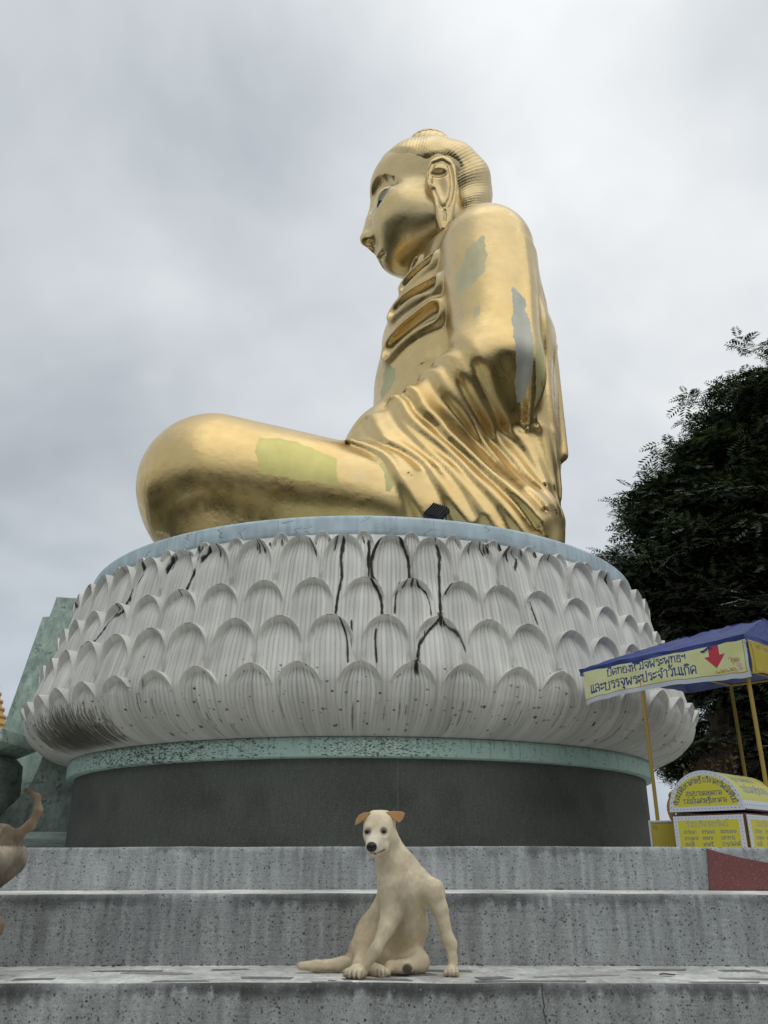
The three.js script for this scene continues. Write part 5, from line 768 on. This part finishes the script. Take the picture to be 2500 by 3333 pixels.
  const color = (x, y, z, nx = 0, ny = 0) => {
    let c = [0.80, 0.69, 0.49]; const k = 1 + 0.14 * nz(x, y, z, 22) + 0.10 * nz(x, y, z, 70);
    const mixTo = (t, r) => { r = clamp(r, 0, 1); c = c.map((q, i) => lerp(q, t[i], r)); };
    mixTo([0.85, 0.78, 0.63], sstep(0.06, 0.0, Math.hypot(x - P(760, 440)[0], y - P(760, 440)[1])) * 0.9);            // pale muzzle
    mixTo([0.60, 0.46, 0.27], sstep(0.03, 0.0, Math.hypot(x - P(760, 290)[0], (y - P(760, 290)[1]) * 0.7)) * 0.5);      // tan brow
    mixTo([0.56, 0.42, 0.25], sstep(-0.04, -0.10, x) * sstep(0.02, 0.08, y) * sstep(0.24, 0.16, y) * 0.6);               // tan haunch
    mixTo([0.50, 0.41, 0.31], sstep(0.05, 0.0, Math.abs(x - 0.02 - 0.0)) * sstep(0.30, 0.24, y) * sstep(0.05, 0.12, y) * sstep(-0.05, 0.0, z + 0.08) * 0.7); // thin grey belly
    mixTo([0.20, 0.17, 0.13], sstep(0.022, 0.008, y) * (0.35 + 0.5 * nz(x, y, z, 90)));                                   // dusty paws
    mixTo([0.10, 0.085, 0.07], sstep(0.019, 0.012, Math.hypot(x - P(1005, 1408)[0], y - P(1005, 1415, -0.01)[1])) * (z > -0.02 ? 1 : 0)); // dark pad of the turned hind foot
    mixTo([0.12, 0.085, 0.06], sstep(0.0145, 0.009, Math.min(Math.hypot(x - eyeL[0], y - eyeL[1]), Math.hypot(x - eyeR[0], y - eyeR[1]))) * (y > 0.36 ? 0.6 : 0));
    mixTo([0.06, 0.045, 0.04], sstep(0.0030, 0.0012, Math.min(dCap(x, y, 0, [P(722, 540, 0.108)[0], P(722, 540, 0.108)[1], 0], [P(765, 543, 0.095)[0], P(765, 543, 0.095)[1], 0], 0, 0), dCap(x, y, 0, [P(765, 543, 0.095)[0], P(765, 543, 0.095)[1], 0], [P(834, 508, 0.075)[0], P(834, 508, 0.075)[1], 0], 0, 0))) * (z > 0.03 ? 0.9 : 0));
    for (const [c0, w] of paws) for (let i = 0; i < 3; i++) mixTo([0.14, 0.11, 0.085], 0.7 * sstep(0.0035, 0.001, Math.abs(x - c0[0] - (i - 1) * 0.42 * w)) * sstep(0.03, 0.018, y) * (Math.hypot(x - c0[0], z - c0[2]) < w * 1.2 && z > c0[2] + w * 0.2 ? 1 : 0));
    return c.map((q) => q * k);
  };
  const g = paint(meshField(shape, [-0.34, -0.006, -0.30], [0.24, 0.56, 0.17], 0.0055), color), body = part('body', g, furMat, dog);
  const up = V(0, 1, 0), lay = (x, y, z) => { if (y > 0.36) return V(0.25, 0.1 + (y - 0.42) * 4, -1); if (x < -0.11 && y < 0.09) return V(-1, -0.1, 0); return V(x < -0.05 ? -0.3 : 0.05, -1, 0.05); };
  coat(g, color, dog, { count: 60000, length: (x, y, z) => x < -0.14 && y < 0.1 ? 0.010 : y > 0.36 ? 0.0035 : 0.0055, lay, seed: 701, skip: (x, y, z) => y < 0.004 || Math.hypot(x - eyeL[0], y - eyeL[1]) < 0.011 || Math.hypot(x - eyeR[0], y - eyeR[1]) < 0.011 || Math.hypot(x - nose[0], y - nose[1]) < 0.018 || (y > 0.33 && z > 0.03 && Math.abs(y - P(780, 535)[1] - 0.28 * (x - P(780, 535)[0])) < 0.007 && x > P(715, 0)[0] && x < P(840, 0)[0]) });
  const dark = std({ color: rgb(0.012, 0.011, 0.012), roughness: 0.38 }), eyeMat = std({ color: rgb(0.014, 0.009, 0.007), roughness: 0.45 });
  const front = (x, y) => { let z = 0.2; while (z > -0.2 && shape(x, y, z) > 0) z -= 0.001; return z; };
  for (const e of [eyeL, eyeR]) part('eye', new THREE.SphereGeometry(0.0080, 20, 16).scale(1.25, 0.85, 0.7).translate(e[0], e[1], front(e[0], e[1]) - 0.0015), eyeMat, body);
  const nzz = front(nose[0], nose[1]); let ng = meshField((x, y, z) => { let d = dEll(x, y, z, [nose[0], nose[1], nzz - 0.002], [0.0165, 0.0150, 0.013]); for (const s of [-1, 1]) d = smax(d, -dSphere(x, y, z, [nose[0] + s * 0.007, nose[1] - 0.002, nzz + 0.0105], 0.0042), 0.003); return d; }, [nose[0] - 0.02, nose[1] - 0.02, nzz - 0.02], [nose[0] + 0.02, nose[1] + 0.02, nzz + 0.02], 0.0015); part('nose', ng, dark, body);
  // folded ears
  const earOf = (pts, z0, tilt, curl) => { const poly = polyDist(pts.map(([a, b]) => P(a, b, z0).slice(0, 2))), xs = pts.map(([a, b]) => P(a, b, z0)), x0 = xs[0][0], lo = [Math.min(...xs.map((p) => p[0])) - 0.012, Math.min(...xs.map((p) => p[1])) - 0.012, z0 - 0.05], hi = [Math.max(...xs.map((p) => p[0])) + 0.012, Math.max(...xs.map((p) => p[1])) + 0.012, z0 + 0.06];
    return meshField((x, y, z) => { const u = x - x0, zc = z0 + tilt * u + curl * u * u + 0.25 * (lo[1] + 0.03 - y) * 0.6, q0 = poly(x, y) + 0.003, q1 = Math.abs(z - zc) - 0.0018; return Math.hypot(Math.max(q0, 0), Math.max(q1, 0)) + Math.min(0, Math.max(q0, q1)) - 0.0025; }, lo, hi, 0.0025); };
  const earCol = (x, y, z) => { const k = 1 + 0.15 * nz(x, y, z, 40); return [0.55 * k, 0.31 * k, 0.13 * k]; };
  for (const [pts, z0, tilt, curl, sd] of [[[[722, 186], [666, 188], [624, 208], [600, 244], [588, 304], [634, 280], [666, 258], [694, 238], [716, 212]], 0.030, 0.25, -2, 702], [[[842, 182], [906, 176], [968, 180], [998, 190], [996, 216], [978, 254], [950, 280], [920, 262], [886, 238], [856, 212]], 0.024, 0.05, -1.5, 703]]) {
    const eg = paint(earOf(pts, z0, tilt, curl), earCol), e = part('ear', eg, furMat, body, { label: 'tan folded ear' }); }
}
{ // the second dog, walking out of the picture past the balustrade
  const dog = thing('walking_dog', 'brown dog with a curled tail leaving past the steps, its rump turned this way', 'dog', [-1.212, -0.3815, -2.86]); dog.scale.set(0.97, 0.93, 0.97);
  const limbs = [ [[-0.03, 0.40, 0], [-0.18, 0.41, 0], 0.075, 0.075], [[-0.18, 0.41, 0], [-0.42, 0.42, 0], 0.078, 0.09], [[-0.42, 0.42, 0], [-0.55, 0.52, 0.02], 0.075, 0.05], [[-0.55, 0.52, 0.02], [-0.62, 0.60, 0.02], 0.05, 0.052], [[-0.63, 0.59, 0.03], [-0.72, 0.55, 0.04], 0.036, 0.022], [[-0.61, 0.645, 0.055], [-0.60, 0.69, 0.06], 0.018, 0.006], [[-0.61, 0.645, -0.02], [-0.60, 0.69, -0.025], 0.018, 0.006] ];
  for (const [z, s] of [[0.055, 0], [-0.055, -0.06]]) limbs.push([[-0.01, 0.36, z], [-0.05 + s, 0.25, z], 0.064, 0.044], [[-0.05 + s, 0.25, z], [0.034 + s, 0.16, z], 0.038, 0.023], [[0.034 + s, 0.16, z], [0.022 + s, 0.03, z], 0.020, 0.017], [[-0.42, 0.36, z], [-0.40 - s, 0.22, z], 0.05, 0.03], [[-0.40 - s, 0.22, z], [-0.42 - s, 0.03, z], 0.024, 0.017]);
  const tail = [[-0.02, 0.41, 0], [0.035, 0.435, 0.01], [0.078, 0.468, 0.01], [0.096, 0.515, 0.01], [0.085, 0.56, 0.01], [0.045, 0.582, 0.01]];
  for (let i = 0; i < 5; i++) limbs.push([tail[i], tail[i + 1], 0.019 - 0.002 * i, 0.017 - 0.002 * i]);
  const feet = [[0.01, 0.055], [-0.05, -0.055], [-0.43, 0.055], [-0.37, -0.055]];
  const shape = (x, y, z) => { let d = 1e9; for (const [a, b, ra, rb] of limbs) { const q = dCap(x, y, z, a, b, ra, rb); d = d > 1e8 ? q : smin(d, q, Math.min(0.035, ra * 0.9)); } for (const [fx, fz] of feet) d = smin(d, paw(x, y, z, [fx, 0.015, fz], 0.027, -1.57), 0.008); return smax(d - 0.0015 * perlin.noise(x * 50, y * 50, z * 50), -y - 0.002, 0.004); };
  const color = (x, y, z, nx = 0, ny = 0, nzv = 0) => { const k = 1 + 0.2 * perlin.noise(x * 30, y * 30, z * 30) + 0.12 * perlin.noise(x * 90, y * 60, z * 90), onTail = x > 0.0 && y > 0.40; let c = [0.26, 0.195, 0.125]; const m = (t, r) => { r = clamp(r, 0, 1); c = c.map((q, i) => lerp(q, t[i], r)); };
    m([0.52, 0.46, 0.36], onTail ? 0 : sstep(-0.03, 0.02, x) * sstep(0.26, 0.34, y) * (0.6 + 0.6 * perlin.noise(y * 30, z * 30, 1))); m([0.06, 0.045, 0.035], onTail ? sstep(0.55, 0.59, y) + 0.6 * sstep(0.06, 0.03, x) * sstep(0.5, 0.45, y) : sstep(0.2, -0.6, perlin.noise(x * 9, y * 9, z * 9)) * 0.7); if (onTail) m([0.34, 0.24, 0.15], sstep(0.1, -0.8, ny) * 0.6); return c.map((q) => q * k); };
  const g = paint(meshField(shape, [-0.8, -0.006, -0.16], [0.14, 0.72, 0.16], 0.007), color), body = part('body', g, furMat, dog);
  coat(g, color, dog, { count: 16000, length: (x, y) => x > 0.0 && y > 0.4 ? 0.011 : 0.011, lay: (x, y) => x > 0.01 && y > 0.44 ? V(-(y - 0.52), x - 0.04, 0).normalize() : V(0.5, -0.9, 0), seed: 711, skip: (x, y) => y < 0.004 });
  const dark = std({ color: rgb(0.012, 0.011, 0.012), roughness: 0.35 }); part('nose', new THREE.SphereGeometry(0.016, 16, 12).translate(-0.742, 0.555, 0.04), dark, body); for (const z of [0.062, -0.012]) part('eye', new THREE.SphereGeometry(0.009, 14, 10).translate(-0.662, 0.615, z), dark, body);
}

renderer.render(scene, camera);
